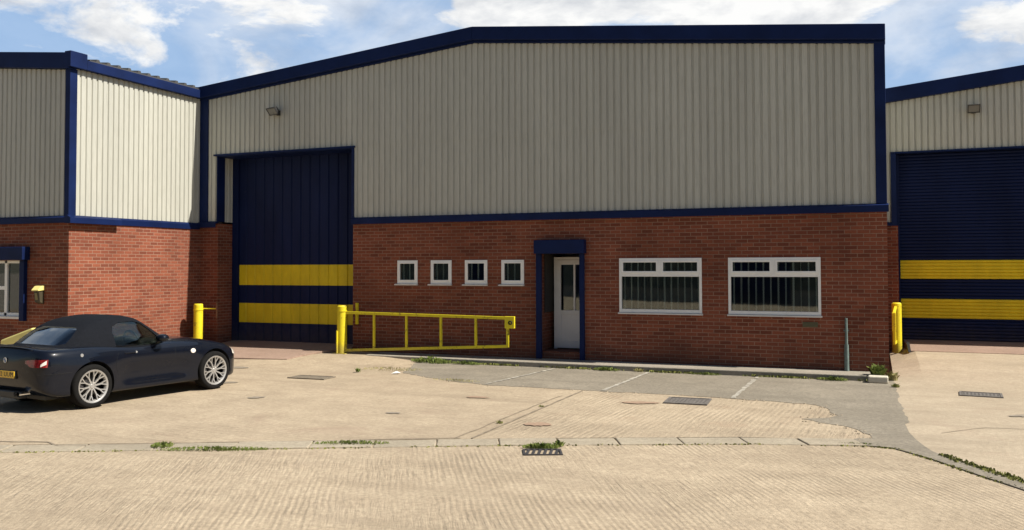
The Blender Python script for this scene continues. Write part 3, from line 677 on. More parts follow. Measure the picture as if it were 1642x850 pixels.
mb = MB(); mb.box(.385, 15.25, YR-.06, YR+.25, 4.762, 4.80); mb.build('door_lintel', M['navy'], Br)
def slats(z0, z1):
    q = MB(); p = .077; z = z0
    while z < z1-1e-4:
        zt = min(z+p, z1); h = (zt-z)
        ys = [(0, .022), (.18, .0), (.5, -.006), (.82, .0), (1, .022)]
        for (a, ya), (b, yb) in zip(ys[:-1], ys[1:]): q.quad((.50, YR+.27+ya, z+h*a), (15.2, YR+.27+ya, z+h*a), (15.2, YR+.27+yb, z+h*b), (.50, YR+.27+yb, z+h*b))
        z = zt
    return q
sd = slats(2.222, 4.76)
RD = sd.build('roller_shutter', M['navy_door'], Br, recalc=False)
for z0, z1 in ((.33, .842), (1.302, 1.772)): slats(z0, z1).build('navy_band', RD.data.materials[0], RD, recalc=False)
for z0, z1 in ((.842, 1.302), (1.772, 2.222)): slats(z0, z1).build('yellow_band', M['door_yellow'], RD, recalc=False)
mb = MB(); mb.box(.505, .575, YR+.15, YR+.245, .33, 4.76); mb.build('door_guide', M['navy_door'], Br)
mb = MB(); mb.box(.56, 15.2, YR+.33, YR+.4, .2, 4.9); mb.build('door_backing', M['dark'], Br)

# ------------------------------------------------------------------ unit across the road (seen mirrored in the windows)
Bo = empty('warehouse', (-12, -22, 0), 'dark clad unit across the road, behind the camera and mirrored in the office windows', 'building')
u = Vector((.91, .41, 0)); nn = Vector((-.41, .91, 0))
def obox(q, s0, s1, t0, t1, z0, z1):
    c = Vector((-12, -18, 0)); vs = [c+u*s+nn*t+Vector((0, 0, z)) for z in (z0, z1) for s, t in ((s0, t0), (s1, t0), (s1, t1), (s0, t1))]
    q.add(vs, [(0, 3, 2, 1), (4, 5, 6, 7), (0, 1, 5, 4), (1, 2, 6, 5), (2, 3, 7, 6), (3, 0, 4, 7)])
mb = MB(); obox(mb, -28, 30, -12, 0, -.09, .75); mb.build('plinth', M['pave'], Bo)
mb = MB(); obox(mb, -28, 30, -12, .02, .75, 5.4); mb.build('cladding', simple('dark_green_cladding', (.07, .085, .07), .6), Bo)
mb = MB(); obox(mb, -28.1, 30.1, -12.1, .12, 5.4, 5.8); mb.build('roof', M['navy'], Bo)
for s_ in (-20, -8, 4, 16):
    mb = MB(); obox(mb, s_, s_+4.5, .0, .05, 0, 4.4); mb.build('roller_shutter', M['navy_door'], Bo)

# ------------------------------------------------------------------ lamps on the walls
def floodlight(loc, sz, tilt, label, yawl=0):
    o = empty('floodlight', loc, label, 'floodlight', 'floodlights on the gable cladding')
    q = MB(); w_, h_ = sz; T = Matrix.Rotation(yawl, 4, 'Z') @ Matrix.Rotation(tilt, 4, 'X')
    def tr(mb, c=(0, -.17, 0)):
        mb.v = [Vector(loc)+Vector((0, -.0, 0))+Matrix.Rotation(yawl, 4, 'Z') @ Vector(c)+T @ v for v in mb.v]; return mb
    q = MB(); q.prism([(-w_/2, -h_/2), (w_/2, -h_/2), (w_/2, h_/2), (-w_/2, h_/2)], -.02, .0, 'Y')
    q.add([(-w_/2, 0, -h_/2), (w_/2, 0, -h_/2), (w_/2, 0, h_/2), (-w_/2, 0, h_/2), (-w_/3, .09, -h_/3), (w_/3, .09, -h_/3), (w_/3, .09, h_/3), (-w_/3, .09, h_/3)],
          [(0, 1, 5, 4), (1, 2, 6, 5), (2, 3, 7, 6), (3, 0, 4, 7), (4, 5, 6, 7)])
    for bx in ((-w_/2, w_/2, -h_/2, -h_/2+.02), (-w_/2, w_/2, h_/2-.02, h_/2), (-w_/2, -w_/2+.02, -h_/2+.02, h_/2-.02), (w_/2-.02, w_/2, -h_/2+.02, h_/2-.02)):
        q.box(bx[0], bx[1], -.035, -.02, bx[2], bx[3])
    H_ = tr(q).build('housing', M['black'], o)
    q = MB(); q.box(-w_/2+.02, w_/2-.02, -.028, -.021, -h_/2+.02, h_/2-.02); tr(q).build('lens', simple('lamp_lens', (.13, .13, .12), .25, 0, .05), o)
    q = MB(); q.bar((loc[0], loc[1], loc[2]-.03), (loc[0], loc[1]-.17, loc[2]-.05), .05, .02); q.box(loc[0]-.05, loc[0]+.05, loc[1]-.012, loc[1]+.01, loc[2]-.09, loc[2]+.03); q.build('bracket', M['black'], o)
    return o
floodlight((-13.60, D-.03, 5.93), (.34, .20), R(38), 'black floodlight high on the cladding above the folding loading door', R(-15))
floodlight((2.16, YR-.03, 5.70), (.26, .20), R(28), 'small square black floodlight above the roller shutter of the set-back unit')
# key box on the left unit
KB = empty('key_box', (-16.83, YC, 1.3), 'dark wall box with a sunlit yellow lid on the brickwork beside the blue window frame', 'wall box')
mb = MB(); mb.prism([(YC-.001, 1.30), (YC-.10, 1.34), (YC-.13, 1.58), (YC-.001, 1.60)], -16.92, -16.76, 'X'); mb.build('box_body', simple('dull_box', (.05, .04, .02), .6), KB, bevel=.006)
mb = MB(); mb.prism([(YC-.001, 1.70), (YC-.09, 1.69), (YC-.175, 1.605), (YC-.165, 1.585), (YC-.001, 1.602)], -16.945, -16.735, 'X'); mb.build('lid', M['yellow_pale'], KB, bevel=.008)
mb = MB(); mb.add([(-16.89, YC-.112, 1.39), (-16.81, YC-.112, 1.39), (-16.81, YC-.134, 1.54), (-16.89, YC-.134, 1.54)], [(0, 1, 2, 3)]); mb.build('front_plate', simple('olive_plate', (.22, .18, .07), .6), KB)

# ------------------------------------------------------------------ barrier posts and gates
gz = gh(-11.45, 17.5)
G = empty('swing_barrier', (-11.45, 17.5, gz), 'open yellow tubular swing barrier with a thick hinge post, parked along the brick wall', 'barrier', 'yellow loading-door barriers')
mb = MB(); mb.tube((-11.45, 17.5, gz-.05), (-11.45, 17.5, 1.17), .115, .115, 24); mb.tube((-11.45, 17.5, 1.17), (-11.45, 17.5, 1.20), .115, .09, 24)
mb.tube((-11.45, 17.5, 1.06), (-11.45, 17.5, 1.085), .128, .128, 24); mb.build('post', M['yellow'], G, smooth=True, angle=40)
mb = MB(); mb.tube((-11.50, 17.37, gz), (-11.50, 17.37, .62), .02, .02, 8); mb.box(-11.62, -11.28, 17.36, 17.64, gz-.01, gz+.012); mb.build('base_plate', M['yellow'], G)
gy = 17.5
mb = MB()
tl, tr_, bl_, br_ = (-11.34, gy, 1.035), (-7.22, gy, .985), (-11.34, gy, .165), (-7.30, gy, .385)
mb.bar(tl, tr_, .05, .062); mb.bar(bl_, br_, .05, .062); mb.bar((-7.285, gy, .36), (-7.285, gy, .78), .05, .055, (1, 0, 0))
mb.build('frame', M['yellow'], G, bevel=.006)
for x in (-10.59, -9.75, -8.885, -8.037):
    t = (x+11.34)/4.1; mb = MB(); mb.bar((x, gy, .165+.22*t+.03), (x, gy, 1.035-.05*t-.03), .045, .05, (1, 0, 0)); mb.build('upright', M['yellow'], G, bevel=.004)
mb = MB(); mb.box(-7.345, -7.12, gy-.035, gy+.035, .77, 1.025); LP = mb.build('latch_plate', M['yellow'], G, bevel=.008)
mb = MB(); mb.lathe([(.045, 0), (.045, .02), (.025, .02), (.025, 0)], 14, 'Y', (-7.21, gy-.058, .89)); mb.build('keyhole_ring', M['iron_dark'], LP)
mb = MB(); mb.tube((-11.34, gy, 1.08), (-11.34, gy, .98), .03, .03, 10); mb.build('hinge', M['yellow'], G)
mb = MB(); mb.tube((-11.34, gy, .12), (-11.34, gy, .22), .03, .03, 10); mb.build('hinge', M['yellow'], G)
lx, ly = -15.60, 17.42; lz = gh(lx, ly)
P = empty('barrier_post', (lx, ly, lz), 'thick yellow steel post with a latch rod, behind the front of the dark roadster', 'bollard', 'yellow loading-door barriers')
mb = MB(); mb.tube((lx, ly, lz-.05), (lx, ly, 1.15), .112, .112, 24); mb.tube((lx, ly, 1.15), (lx, ly, 1.18), .112, .10, 24); mb.tube((lx, ly, 1.02), (lx, ly, 1.045), .124, .124, 24); mb.build('post', M['yellow'], P, smooth=True, angle=40)
mb = MB(); mb.tube((lx+.1, ly+.05, 1.06), (-15.14, ly+.14, 1.06), .014, .014, 8); mb.build('latch_rod', M['yellow'], P)
mb = MB(); mb.bar((-15.14, ly+.14, .82), (-15.14, ly+.14, 1.24), .045, .03, (1, 0, 0)); mb.build('latch_plate', M['rust'], P)
WP = MB(); WP.box(-11.35, -11.29, D-.05, D-.001, .74, 1.24); WP.box(-11.33, -11.31, D-.09, D-.05, .95, 1.05)
tag(WP.build('latch_bracket', M['yellow'], org=(-11.32, D, 1)), 'thin yellow strip bracket fixed on the brick edge behind the hinge post', 'bracket')
# folded barrier of the right unit
rx, ry = .455, 22.1; rz_ = gh(rx, ry)
Q = empty('swing_barrier', (rx, ry, rz_), 'yellow barrier folded beside the roller shutter, seen end-on past the brick corner', 'barrier', 'yellow loading-door barriers')
mb = MB(); mb.tube((rx, ry, rz_-.05), (rx, ry, 1.22), .105, .105, 20); mb.tube((rx, ry, 1.22), (rx, ry, 1.245), .105, .08, 20); mb.build('post', M['yellow'], Q, smooth=True, angle=40)
mb = MB(); e0, e1 = Vector((.43, 22.0, 0)), Vector((.365, 20.3, 0))
mb.bar(e0+Vector((0, 0, 1.14)), e1+Vector((0, 0, 1.08)), .05, .06); mb.bar(e0+Vector((0, 0, .36)), e1+Vector((0, 0, .46)), .05, .06); mb.bar(e1+Vector((0, 0, .44)), e1+Vector((0, 0, 1.09)), .05, .06, (0, 1, 0))
for t in (.35, .68): p = e0.lerp(e1, t); mb.bar(p+Vector((0, 0, .4)), p+Vector((0, 0, 1.1)), .045, .05, (0, 1, 0))
mb.build('frame', M['yellow'], Q, bevel=.005)
mb = MB(); mb.box(.325, .395, 20.22, 20.42, .72, 1.10); mb.build('latch_plate', M['yellow'], Q, bevel=.006)
mb = MB(); mb.prism([(22.3, .34), (21.35, .235), (21.3, .20), (22.3, .20)], .66, .715, 'X')
tag(mb.build('ramp_edge_plate', M['black'], org=(.7, 21.8, .2)), 'short black steel edge strip at the left end of the roller-shutter ramp', 'edge strip')
# wall pipe
mb = MB(); mb.tube((-.51, D-.05, .60), (-.51, D-.05, 1.10), .028, .024, 12); mb.tube((-.51, D-.05, .10), (-.51, D-.05, .60), .045, .040, 12); mb.box(-.56, -.46, D-.055, D-.001, .40, .43); mb.box(-.56, -.46, D-.055, D-.001, .85, .88)
tag(mb.build('stub_pipe', M['pipe'], org=(-.51, D, .1), smooth=True, angle=40), 'short grey-green stub pipe standing against the brick wall right of the second office window', 'pipe')

# ------------------------------------------------------------------ things on the ground
def cover(cx, cy, wx, wy, label, mat, ang=0, ribs=5):
    z = gh(cx, cy)+.010; o = empty('manhole_cover', (cx, cy, z), label, 'manhole cover', 'iron covers in the yard'); ORG[o] = Vector((0, 0, 0)); o.rotation_euler.z = ang
    q = MB(); t = .035
    q.box(-wx/2, wx/2, -wy/2, -wy/2+t, -.02, .010); q.box(-wx/2, wx/2, wy/2-t, wy/2, -.02, .010); q.box(-wx/2, -wx/2+t, -wy/2+t, wy/2-t, -.02, .010); q.box(wx/2-t, wx/2, -wy/2+t, wy/2-t, -.02, .010)
    q.build('frame', mat, o)
    q = MB(); q.box(-wx/2+t+.006, wx/2-t-.006, -wy/2+t+.006, wy/2-t-.006, -.02, .004)
    for i in range(ribs*2):
        for j in range(ribs):
            x = -wx/2+t+.03+(wx-2*t-.06)*i/(ribs*2-1); y = -wy/2+t+.03+(wy-2*t-.06)*j/(ribs-1); q.box(x-.012, x+.012, y-.012, y+.012, .004, .008)
    q.build('lid', mat, o)
cover(-2.70, 13.72, .66, .62, 'dark iron manhole cover in the concrete slab below the right office window', M['iron'], R(3))
cover(1.56, 16.12, .62, .50, 'iron manhole cover in the pale yard before the roller shutter', M['iron'], R(-4))
cover(-9.86, 14.05, .80, .42, 'dull worn manhole cover between the roadster and the swing barrier', simple('dusty_iron', (.20, .165, .12), .8, .1, .2, 12, .4), R(2))
# rust patches stay as thin sheets of stained concrete
mb = MB(); rnd = random.Random(8)
def patch(cx, cy, a, b, rot, z=.012):
    pts = []
    for i in range(26):
        t = 2*math.pi*i/26; r = rnd.uniform(.72, 1.05); x, y = a*r*math.cos(t), b*r*math.sin(t)
        pts.append((cx+x*math.cos(rot)-y*math.sin(rot), cy+x*math.sin(rot)+y*math.cos(rot)))
    mb.add([(x, y, gh(x, y)+z) for x, y in pts], [tuple(range(26))])
patch(-3.35, 13.3, .34, .13, .3); patch(-4.15, 11.0, .20, .14, .2); patch(-5.9, 12.9, .22, .09, .1)
struct(mb.build('rust_stain', simple('rust_stained_concrete', (.29, .195, .13), .9, 0, .12, 20)))
mb = MB(); rnd = random.Random(17)
patch(-10.9, 12.9, .22, .12, .4, .009); patch(-9.2, 11.6, .16, .10, .9, .009); patch(-6.4, 11.1, .13, .07, .2, .009); patch(1.9, 14.1, .25, .10, .5, .013); patch(-12.3, 14.9, .3, .16, .1, .009)
struct(mb.build('oil_stain', simple('oily_concrete', (.24, .20, .15), .75, 0, .2, 14)))
# gully grate
ga = R(24); gx, gy_ = -3.50, 9.42
Gt = empty('gully_grate', (gx, gy_, -.004), 'black barred drain grate at the kerb with weeds growing round it', 'drain'); ORG[Gt] = Vector((0, 0, 0)); Gt.rotation_euler.z = ga
mb = MB(); mb.box(-.22, .22, -.15, -.125, -.03, .010); mb.box(-.22, .22, .125, .15, -.03, .010); mb.box(-.22, -.195, -.125, .125, -.03, .010); mb.box(.195, .22, -.125, .125, -.03, .010); mb.build('frame', M['iron_dark'], Gt)
mb = MB(); mb.box(-.195, .195, -.125, .125, -.03, -.010); mb.build('sump', M['black'], Gt)
mb = MB()
for k in range(6): mb.bar((-.185+k*.066, -.125, .003), (-.145+k*.066, .125, .003), .026, .014)
mb.build('bars', M['iron_dark'], Gt)
# pale loose block, litter
mb = MB(); mb.box(-.13, .20, 17.02, 17.25, .008, .125)
tag(mb.build('concrete_block', simple('pale_block', (.55, .50, .40), .85, 0, .12, 20, .4), bevel=.02, org=(.03, 17.13, 0)), 'pale loose concrete block at the foot of the brick corner', 'block')
mb = MB(); mb.add([(0, 0, .012), (.16, .03, .03), (.14, .14, .012), (.03, .12, .045), (.08, .07, .06)], [(0, 1, 4), (1, 2, 4), (2, 3, 4), (3, 0, 4)]); mb.v = [v+Vector((-8.75, 15.1, 0)) for v in mb.v]
tag(mb.build('paper_scrap', simple('white_paper', (.8, .78, .72), .8), org=(-8.7, 15.15, 0)), 'crumpled scrap of white paper on the tarmac edge before the barrier', 'litter')

# ------------------------------------------------------------------ weeds
def tuft(cx, cy, r, h, n, label, mat, leafy=.5, seed=0, z=None, sx=1.0, rot=0):
    rnd = random.Random(seed); q = MB(); z0 = (gh(cx, cy) if z is None else z)
    for i in range(n):
        a = rnd.uniform(0, 2*math.pi); rr = r*math.sqrt(rnd.random()); x, y = rr*math.cos(a)*sx, rr*math.sin(a)
        x, y = x*math.cos(rot)-y*math.sin(rot), x*math.sin(rot)+y*math.cos(rot)
        hh = h*rnd.uniform(.35, 1)*(1-.5*rr/r); b = Vector((cx+x, cy+y, z0)); d = Vector((rnd.uniform(-1, 1), rnd.uniform(-1, 1), 0))*hh*.5
        wv = Vector((math.cos(a+1.3), math.sin(a+1.3), 0))
        if rnd.random() < leafy:
            wd = hh*.22; mid = b+d*.4+Vector((0, 0, hh*.6)); tip = b+d+Vector((0, 0, hh*.75)); q.add([b, mid-wv*wd, tip, mid+wv*wd], [(0, 1, 2, 3)])
        else:
            wd = .004; mid = b+d*.35+Vector((0, 0, hh*.6)); tip = b+d*1.1+Vector((0, 0, hh)); q.add([b-wv*wd, b+wv*wd, mid+wv*wd, tip, mid-wv*wd], [(0, 1, 2, 3, 4)])
    return tag(q.build('weed', mat, org=(cx, cy, z0), recalc=False), label, 'weed', 'weeds in the yard')
kr = R(24)
tuft(-7.72, 8.05, .13, .10, 160, 'small bright green weed at the kerb joint below the roadster', M['leaf'], .7, 1, .0, 1, kr)
tuft(-7.05, 8.17, .09, .075, 620, 'long low mat of green weed along the kerb line, left of centre', M['leaf'], .6, 2, -.01, 7, kr)
tuft(-5.75, 9.0, .08, .08, 320, 'sparse green weed strip on the kerb below the hinge post', M['leaf'], .6, 3, .0, 6, kr)
tuft(-3.60, 9.66, .10, .11, 380, 'bushy green weed clump growing behind the drain grate', M['leaf'], .6, 4, -.01, 2.1, kr)
tuft(-3.44, 9.80, .06, .12, 70, 'upright leafy weed just behind the clump at the drain', M['leaf'], .8, 5, .0)
tuft(-8.95, 17.15, .22, .22, 380, 'tangled green weed at the pavement edge below the barrier', M['leaf'], .5, 6, None, 2.2)
tuft(-8.1, 17.1, .12, .13, 220, 'low green weed at the pavement edge under the right end of the barrier', M['leaf'], .6, 7, .01, 3)
tuft(-9.1, 15.7, .30, .07, 260, 'dry yellow grass tuft on the tarmac edge before the barrier', M['dry'], .1, 8, .01, 2.2, .2)
tuft(-9.5, 15.1, .05, .17, 40, 'thin upright grass stalk beside the white paper scrap', M['leaf'], .3, 9, .01)
tuft(-7.1, 14.6, .16, .06, 180, 'yellowish grass at the corner where tarmac meets the slab', M['dry'], .2, 10, .01, 3)
tuft(-4.98, 17.12, .10, .13, 240, 'green weed at the pavement edge to the right of the entrance', M['leaf'], .6, 11, .01, 2.6)
tuft(-4.35, 17.16, .05, .14, 50, 'thin stalks at the pavement edge below the first office window', M['dry'], .3, 12, .01, 2)
tuft(-3.0, 17.14, .09, .08, 200, 'low weed at the pavement edge between the two office windows', M['leaf'], .6, 13, .01, 3)
tuft(-.72, 17.16, .11, .11, 330, 'spreading green weed at the pavement edge below the stub pipe', M['leaf'], .6, 14, .01, 2.4)
tuft(.02, 17.42, .12, .36, 150, 'tall leafy weed growing behind the pale block at the brick corner', M['leaf'], .85, 15, .1)
tuft(.27, 17.55, .09, .24, 190, 'grassy weed in the gap right of the brick corner', M['dry'], .3, 16, .01, 1)
tuft(.31, 16.6, .07, .10, 110, 'small dry weed on the edge between tarmac and pale concrete', M['moss'], .5, 17, .01, 1)
tuft(1.30, 9.86, .05, .04, 200, 'green grass strip on the curved kerb edge at the lower right', M['leaf'], .4, 18, .0, 5, R(-58))
tuft(-.22, 11.2, .05, .05, 240, 'green weed patch at the end of the straight kerb line', M['leaf'], .6, 19, -.01, 6, R(12))
tuft(-4.62, 12.4, .05, .05, 60, 'tiny brown weed in the slab joint, upper of the two', M['moss'], .5, 20, .005)
tuft(-4.66, 10.9, .05, .06, 60, 'tiny brown weed in the slab joint, lower of the two', M['moss'], .5, 21, .005)
# moss and fine grass along the kerb foot: nobody could count it
q = MB(); rnd = random.Random(31)
line = KL[1:]+KC[:4]
for a, b in zip(line[:-1], line[1:]):
    L_ = math.hypot(b[0]-a[0], b[1]-a[1]); n_ = int(L_*120)
    for i in range(n_):
        t = rnd.random(); x = a[0]+(b[0]-a[0])*t; y = a[1]+(b[1]-a[1])*t
        dens_ = .5+.5*math.sin(x*2.3+1)*math.sin(x*5.1)
        if rnd.random() > dens_*.8+(.5 if x > -.3 else 0): continue
        x += rnd.gauss(0, .018); y += rnd.gauss(0, .018); hh = rnd.uniform(.008, .024); an = rnd.uniform(0, 6.28); d = Vector((math.cos(an), math.sin(an), 0))*hh*.8
        c = Vector((x, y, -.012)); q.add([c-d, c+d, c+d*.6+Vector((0, 0, hh)), c-d*.6+Vector((0, 0, hh))], [(0, 1, 2, 3)])
for i in range(500):                                           # second edge of the curved strip
    t = rnd.random(); x = .66+(1.36-.66)*t; y = 10.88+(9.72-10.88)*t; x += rnd.gauss(0, .035); hh = rnd.uniform(.006, .024); an = rnd.uniform(0, 6.28); d = Vector((math.cos(an), math.sin(an), 0))*hh*.7
    c = Vector((x, y, .005)); q.add([c-d, c+d, c+d*.6+Vector((0, 0, hh)), c-d*.6+Vector((0, 0, hh))], [(0, 1, 2, 3)])
for i in range(1500):                                          # foot of the pavement edge
    x = rnd.uniform(-9, 0); 
    if rnd.random() > .5+.5*math.sin(x*3.1): continue
    y = 17.19+rnd.gauss(0, .02)+(.03 if x > -3 else 0); hh = rnd.uniform(.01, .045); an = rnd.uniform(0, 6.28); d = Vector((math.cos(an), math.sin(an), 0))*hh*.6
    c = Vector((x, y, .009)); q.add([c-d, c+d, c+d*.6+Vector((0, 0, hh)), c-d*.6+Vector((0, 0, hh))], [(0, 1, 2, 3)])
mo = q.build('moss', M['moss'], recalc=False); mo['kind'] = 'stuff'

# ------------------------------------------------------------------ grit bin behind the car
gbx, gby = -15.16, 12.45
GB = empty('grit_bin', (gbx, gby, 0), 'pale yellow bin with a sloping sunlit lid, mostly hidden behind the dark roadster', 'grit bin')
mb = MB(); mb.prism([(-.30, .0), (.34, 0), (.40, .55), (-.36, .55)], -.45, .45, 'Y'); mb.v = [v+Vector((gbx, gby, 0)) for v in mb.v]; mb.build('bin_body', M['yellow_pale'], GB, bevel=.03)
mb = MB(); mb.prism([(-.44, .553), (.46, .553), (.46, .93), (.38, .95), (-.44, .70)], -.42, .42, 'Y'); mb.v = [v+Vector((gbx, gby, 0)) for v in mb.v]; mb.build('lid', M['yellow_pale'], GB, bevel=.03)
#CAR#

# ------------------------------------------------------------------ roadster
CX, CY, HEAD = -11.66, 9.96, R(-7.0)
CAR = empty('parked_car', (CX, CY, 0), 'dark blue-black two-seat roadster with black fabric roof up and silver alloy wheels', 'car')
ORG[CAR] = Vector((0, 0, 0)); CAR.rotation_euler.z = math.pi/2+HEAD
SX = .935
def car_paint():
    t = NT('blue_black_metallic_paint'); n = t.noise(300, 2, .5); t.base(t.ramp(n, [(.3, (.003, .004, .008)), (.7, (.005, .007, .013))]))
    t.p.inputs['Specular IOR Level'].default_value = .08; t.p.inputs['Coat Weight'].default_value = .6; t.p.inputs['Coat Roughness'].default_value = .025
    d = t.noise(3, 4, .6); t.link(t.mr(d, .3, .7, .25, .36), t.p.inputs['Roughness']); t.p.inputs['Metallic'].default_value = 0; return t.m
PAINT = car_paint()
CANVAS = simple('black_canvas', (.007, .008, .011), .9, 0, .2, 30, .4, 0, .12)
def interp(tab, x):
    if x <= tab[0][0]: return tab[0][1]
    for i in range(len(tab)-1):
        (a, u_), (b, v_) = tab[i], tab[i+1]
        if x <= b:
            p0 = tab[i-1][1] if i else u_; p3 = tab[i+2][1] if i+2 < len(tab) else v_
            xa = tab[i-1][0] if i else a-(b-a); xd = tab[i+2][0] if i+2 < len(tab) else b+(b-a)
            t = (x-a)/(b-a); m0 = (v_-p0)/(b-xa)*(b-a); m1 = (p3-u_)/(xd-a)*(b-a)
            if (v_-u_)*m0 <= 0: m0 = 0
            if (v_-u_)*m1 <= 0: m1 = 0
            return (2*t**3-3*t*t+1)*u_+(t**3-2*t*t+t)*m0+(-2*t**3+3*t*t)*v_+(t**3-t*t)*m1
    return tab[-1][1]
W_ = [(-.84, .50), (-.815, .64), (-.76, .765), (-.62, .845), (-.35, .875), (0, .893), (.35, .878), (.7, .862), (1.1, .858), (1.5, .862), (1.9, .872), (2.2, .884), (2.5, .889), (2.8, .862), (3.0, .795), (3.13, .68), (3.21, .53), (3.25, .36)]
ZS = [(-.84, .80), (-.80, .86), (-.74, .885), (-.6, .895), (-.35, .90), (0, .905), (.35, .885), (.7, .862), (1.1, .855), (1.5, .855), (1.9, .845), (2.2, .83), (2.5, .80), (2.8, .74), (3.0, .67), (3.13, .60), (3.21, .54), (3.25, .49)]
ZC = [(-.84, .83), (-.80, .925), (-.74, .945), (-.6, .93), (-.35, .925), (0, .925), (.35, .90), (.7, .88), (1.1, .90), (1.45, .945), (1.7, .945), (2.0, .925), (2.3, .895), (2.6, .845), (2.8, .795), (3.0, .725), (3.13, .65), (3.21, .58), (3.25, .51)]
ZB = [(-.84, .44), (-.80, .33), (-.7, .25), (-.5, .20), (0, .19), (.5, .175), (2.0, .17), (2.9, .17), (3.1, .19), (3.2, .24), (3.25, .34)]
xs = [-.84, -.825, -.80, -.76, -.70, -.62, -.5, -.36, -.2, 0, .2, .36, .5, .65, .8, 1.0, 1.2, 1.4, 1.6, 1.8, 2.0, 2.15, 2.3, 2.5, 2.7, 2.85, 2.95, 3.05, 3.13, 3.18, 3.22, 3.25]
def section(x):
    wv, zs, zc, zb = interp(W_, x), interp(ZS, x), interp(ZC, x), interp(ZB, x)
    H = zs-zb
    mid = sst(.3, .7, x)*(1-sst(1.8, 2.2, x))      # door zone: tucked lower flank
    fl = math.exp(-(x/.42)**2)+math.exp(-((x-2.48)/.42)**2)
    p = [(0, zb), (wv*.80, zb), (wv*(.955-.01*mid), zb+.015), (wv*(.985-.02*mid), zb+.05), (wv*(.99-.055*mid+.004*fl), zb+H*.30), (wv*(1-.05*mid+.006*fl), zb+H*.50), (wv*(1-.018*mid+.004*fl), zb+H*.66),
         (wv*(.992-.004*mid), zb+H*.80), (wv*.965, zb+H*.91), (wv*.925, zs-.012), (wv*.87, zs+(zc-zs)*.30), (wv*.72, zs+(zc-zs)*.62), (wv*.42, zs+(zc-zs)*.92), (0, zc)]
    return p
bm = bmesh.new(); rings = []
for x in xs:
    sec = section(x); ring = []
    for (y, z) in sec: ring.append(bm.verts.new((x*SX, -y, z)))
    for (y, z) in sec[-2:0:-1]: ring.append(bm.verts.new((x*SX, y, z)))
    rings.append(ring)
nr = len(rings[0])
for a, b in zip(rings[:-1], rings[1:]):
    for i in range(nr): bm.faces.new((a[i], a[(i+1) % nr], b[(i+1) % nr], b[i]))
for ring, rv in ((rings[0], False), (rings[-1], True)):
    c = sum((v.co for v in ring), Vector())/nr; inner = []
    for v in ring: inner.append(bm.verts.new(c+(v.co-c)*.55+Vector((-.02 if not rv else .02, 0, 0))))
    for i in range(nr): bm.faces.new((ring[i], ring[(i+1) % nr], inner[(i+1) % nr], inner[i]))
    cc = bm.verts.new(c+Vector((-.024 if not rv else .024, 0, 0)))
    for i in range(nr): bm.faces.new((inner[i], inner[(i+1) % nr], cc))
bmesh.ops.recalc_face_normals(bm, faces=bm.faces)
me = bpy.data.meshes.new('body'); bm.to_mesh(me); bm.free(); me.materials.append(PAINT); me.materials.append(M['black'])
body = bpy.data.objects.new('body', me); COL.objects.link(body)
sub = body.modifiers.new('s', 'SUBSURF'); sub.levels = 2; sub.render_levels = 2
AX = [0, 2.48*SX]
def cutter(mb):
    me = bpy.data.meshes.new('cut'); me.from_pydata([tuple(v) for v in mb.v], [], mb.f)
    bm = bmesh.new(); bm.from_mesh(me); bmesh.ops.recalc_face_normals(bm, faces=bm.faces); bm.to_mesh(me); bm.free()
    me.materials.append(PAINT); me.materials.append(M['black']); me.polygons.foreach_set('material_index', [1]*len(me.polygons))
    o = bpy.data.objects.new('cut', me); COL.objects.link(o); return o
def apply(o):
    dg = bpy.context.evaluated_depsgraph_get(); dg.update(); ev = o.evaluated_get(dg); me = bpy.data.meshes.new_from_object(ev, depsgraph=dg)
    o.modifiers.clear(); old = o.data; o.data = me; return o
tmp = []
def boolean(o, c, op='DIFFERENCE', mode='TRANSFER'):
    b = o.modifiers.new('b', 'BOOLEAN'); b.operation = op; b.object = c; b.solver = 'EXACT'
    try: b.material_mode = mode
    except Exception: pass
    tmp.append(c)
for ax in AX:
    for sgn in (-1, 1):
        q = MB(); q.tube((ax, sgn*.60, .335), (ax, sgn*1.1, .335), .365, .365, 48); boolean(body, cutter(q))
# seams: door, boot lid and bonnet shut lines as narrow grooves
q = MB()
def groove(pts, side, depth=.012, wd=.008):
    for a, b in zip(pts[:-1], pts[1:]):
        q.bar((a[0]*SX, side*(a[2] if len(a) > 2 else .86), a[1]), (b[0]*SX, side*(b[2] if len(b) > 2 else .86), b[1]), wd, .09, (0, 1, 0))
cockpit = MB(); cockpit.prism([(.30*SX, .55), (1.40*SX, .50), (1.46*SX, 1.2), (.22*SX, 1.2)], -.66, .66, 'Y'); boolean(body, cutter(cockpit))
apply(body)
for c in tmp: bpy.data.objects.remove(c)
tmp.clear()
body.data.shade_smooth(); body.data.set_sharp_from_angle(angle=R(38))
body.parent = CAR; ORG[body] = Vector((0, 0, 0))
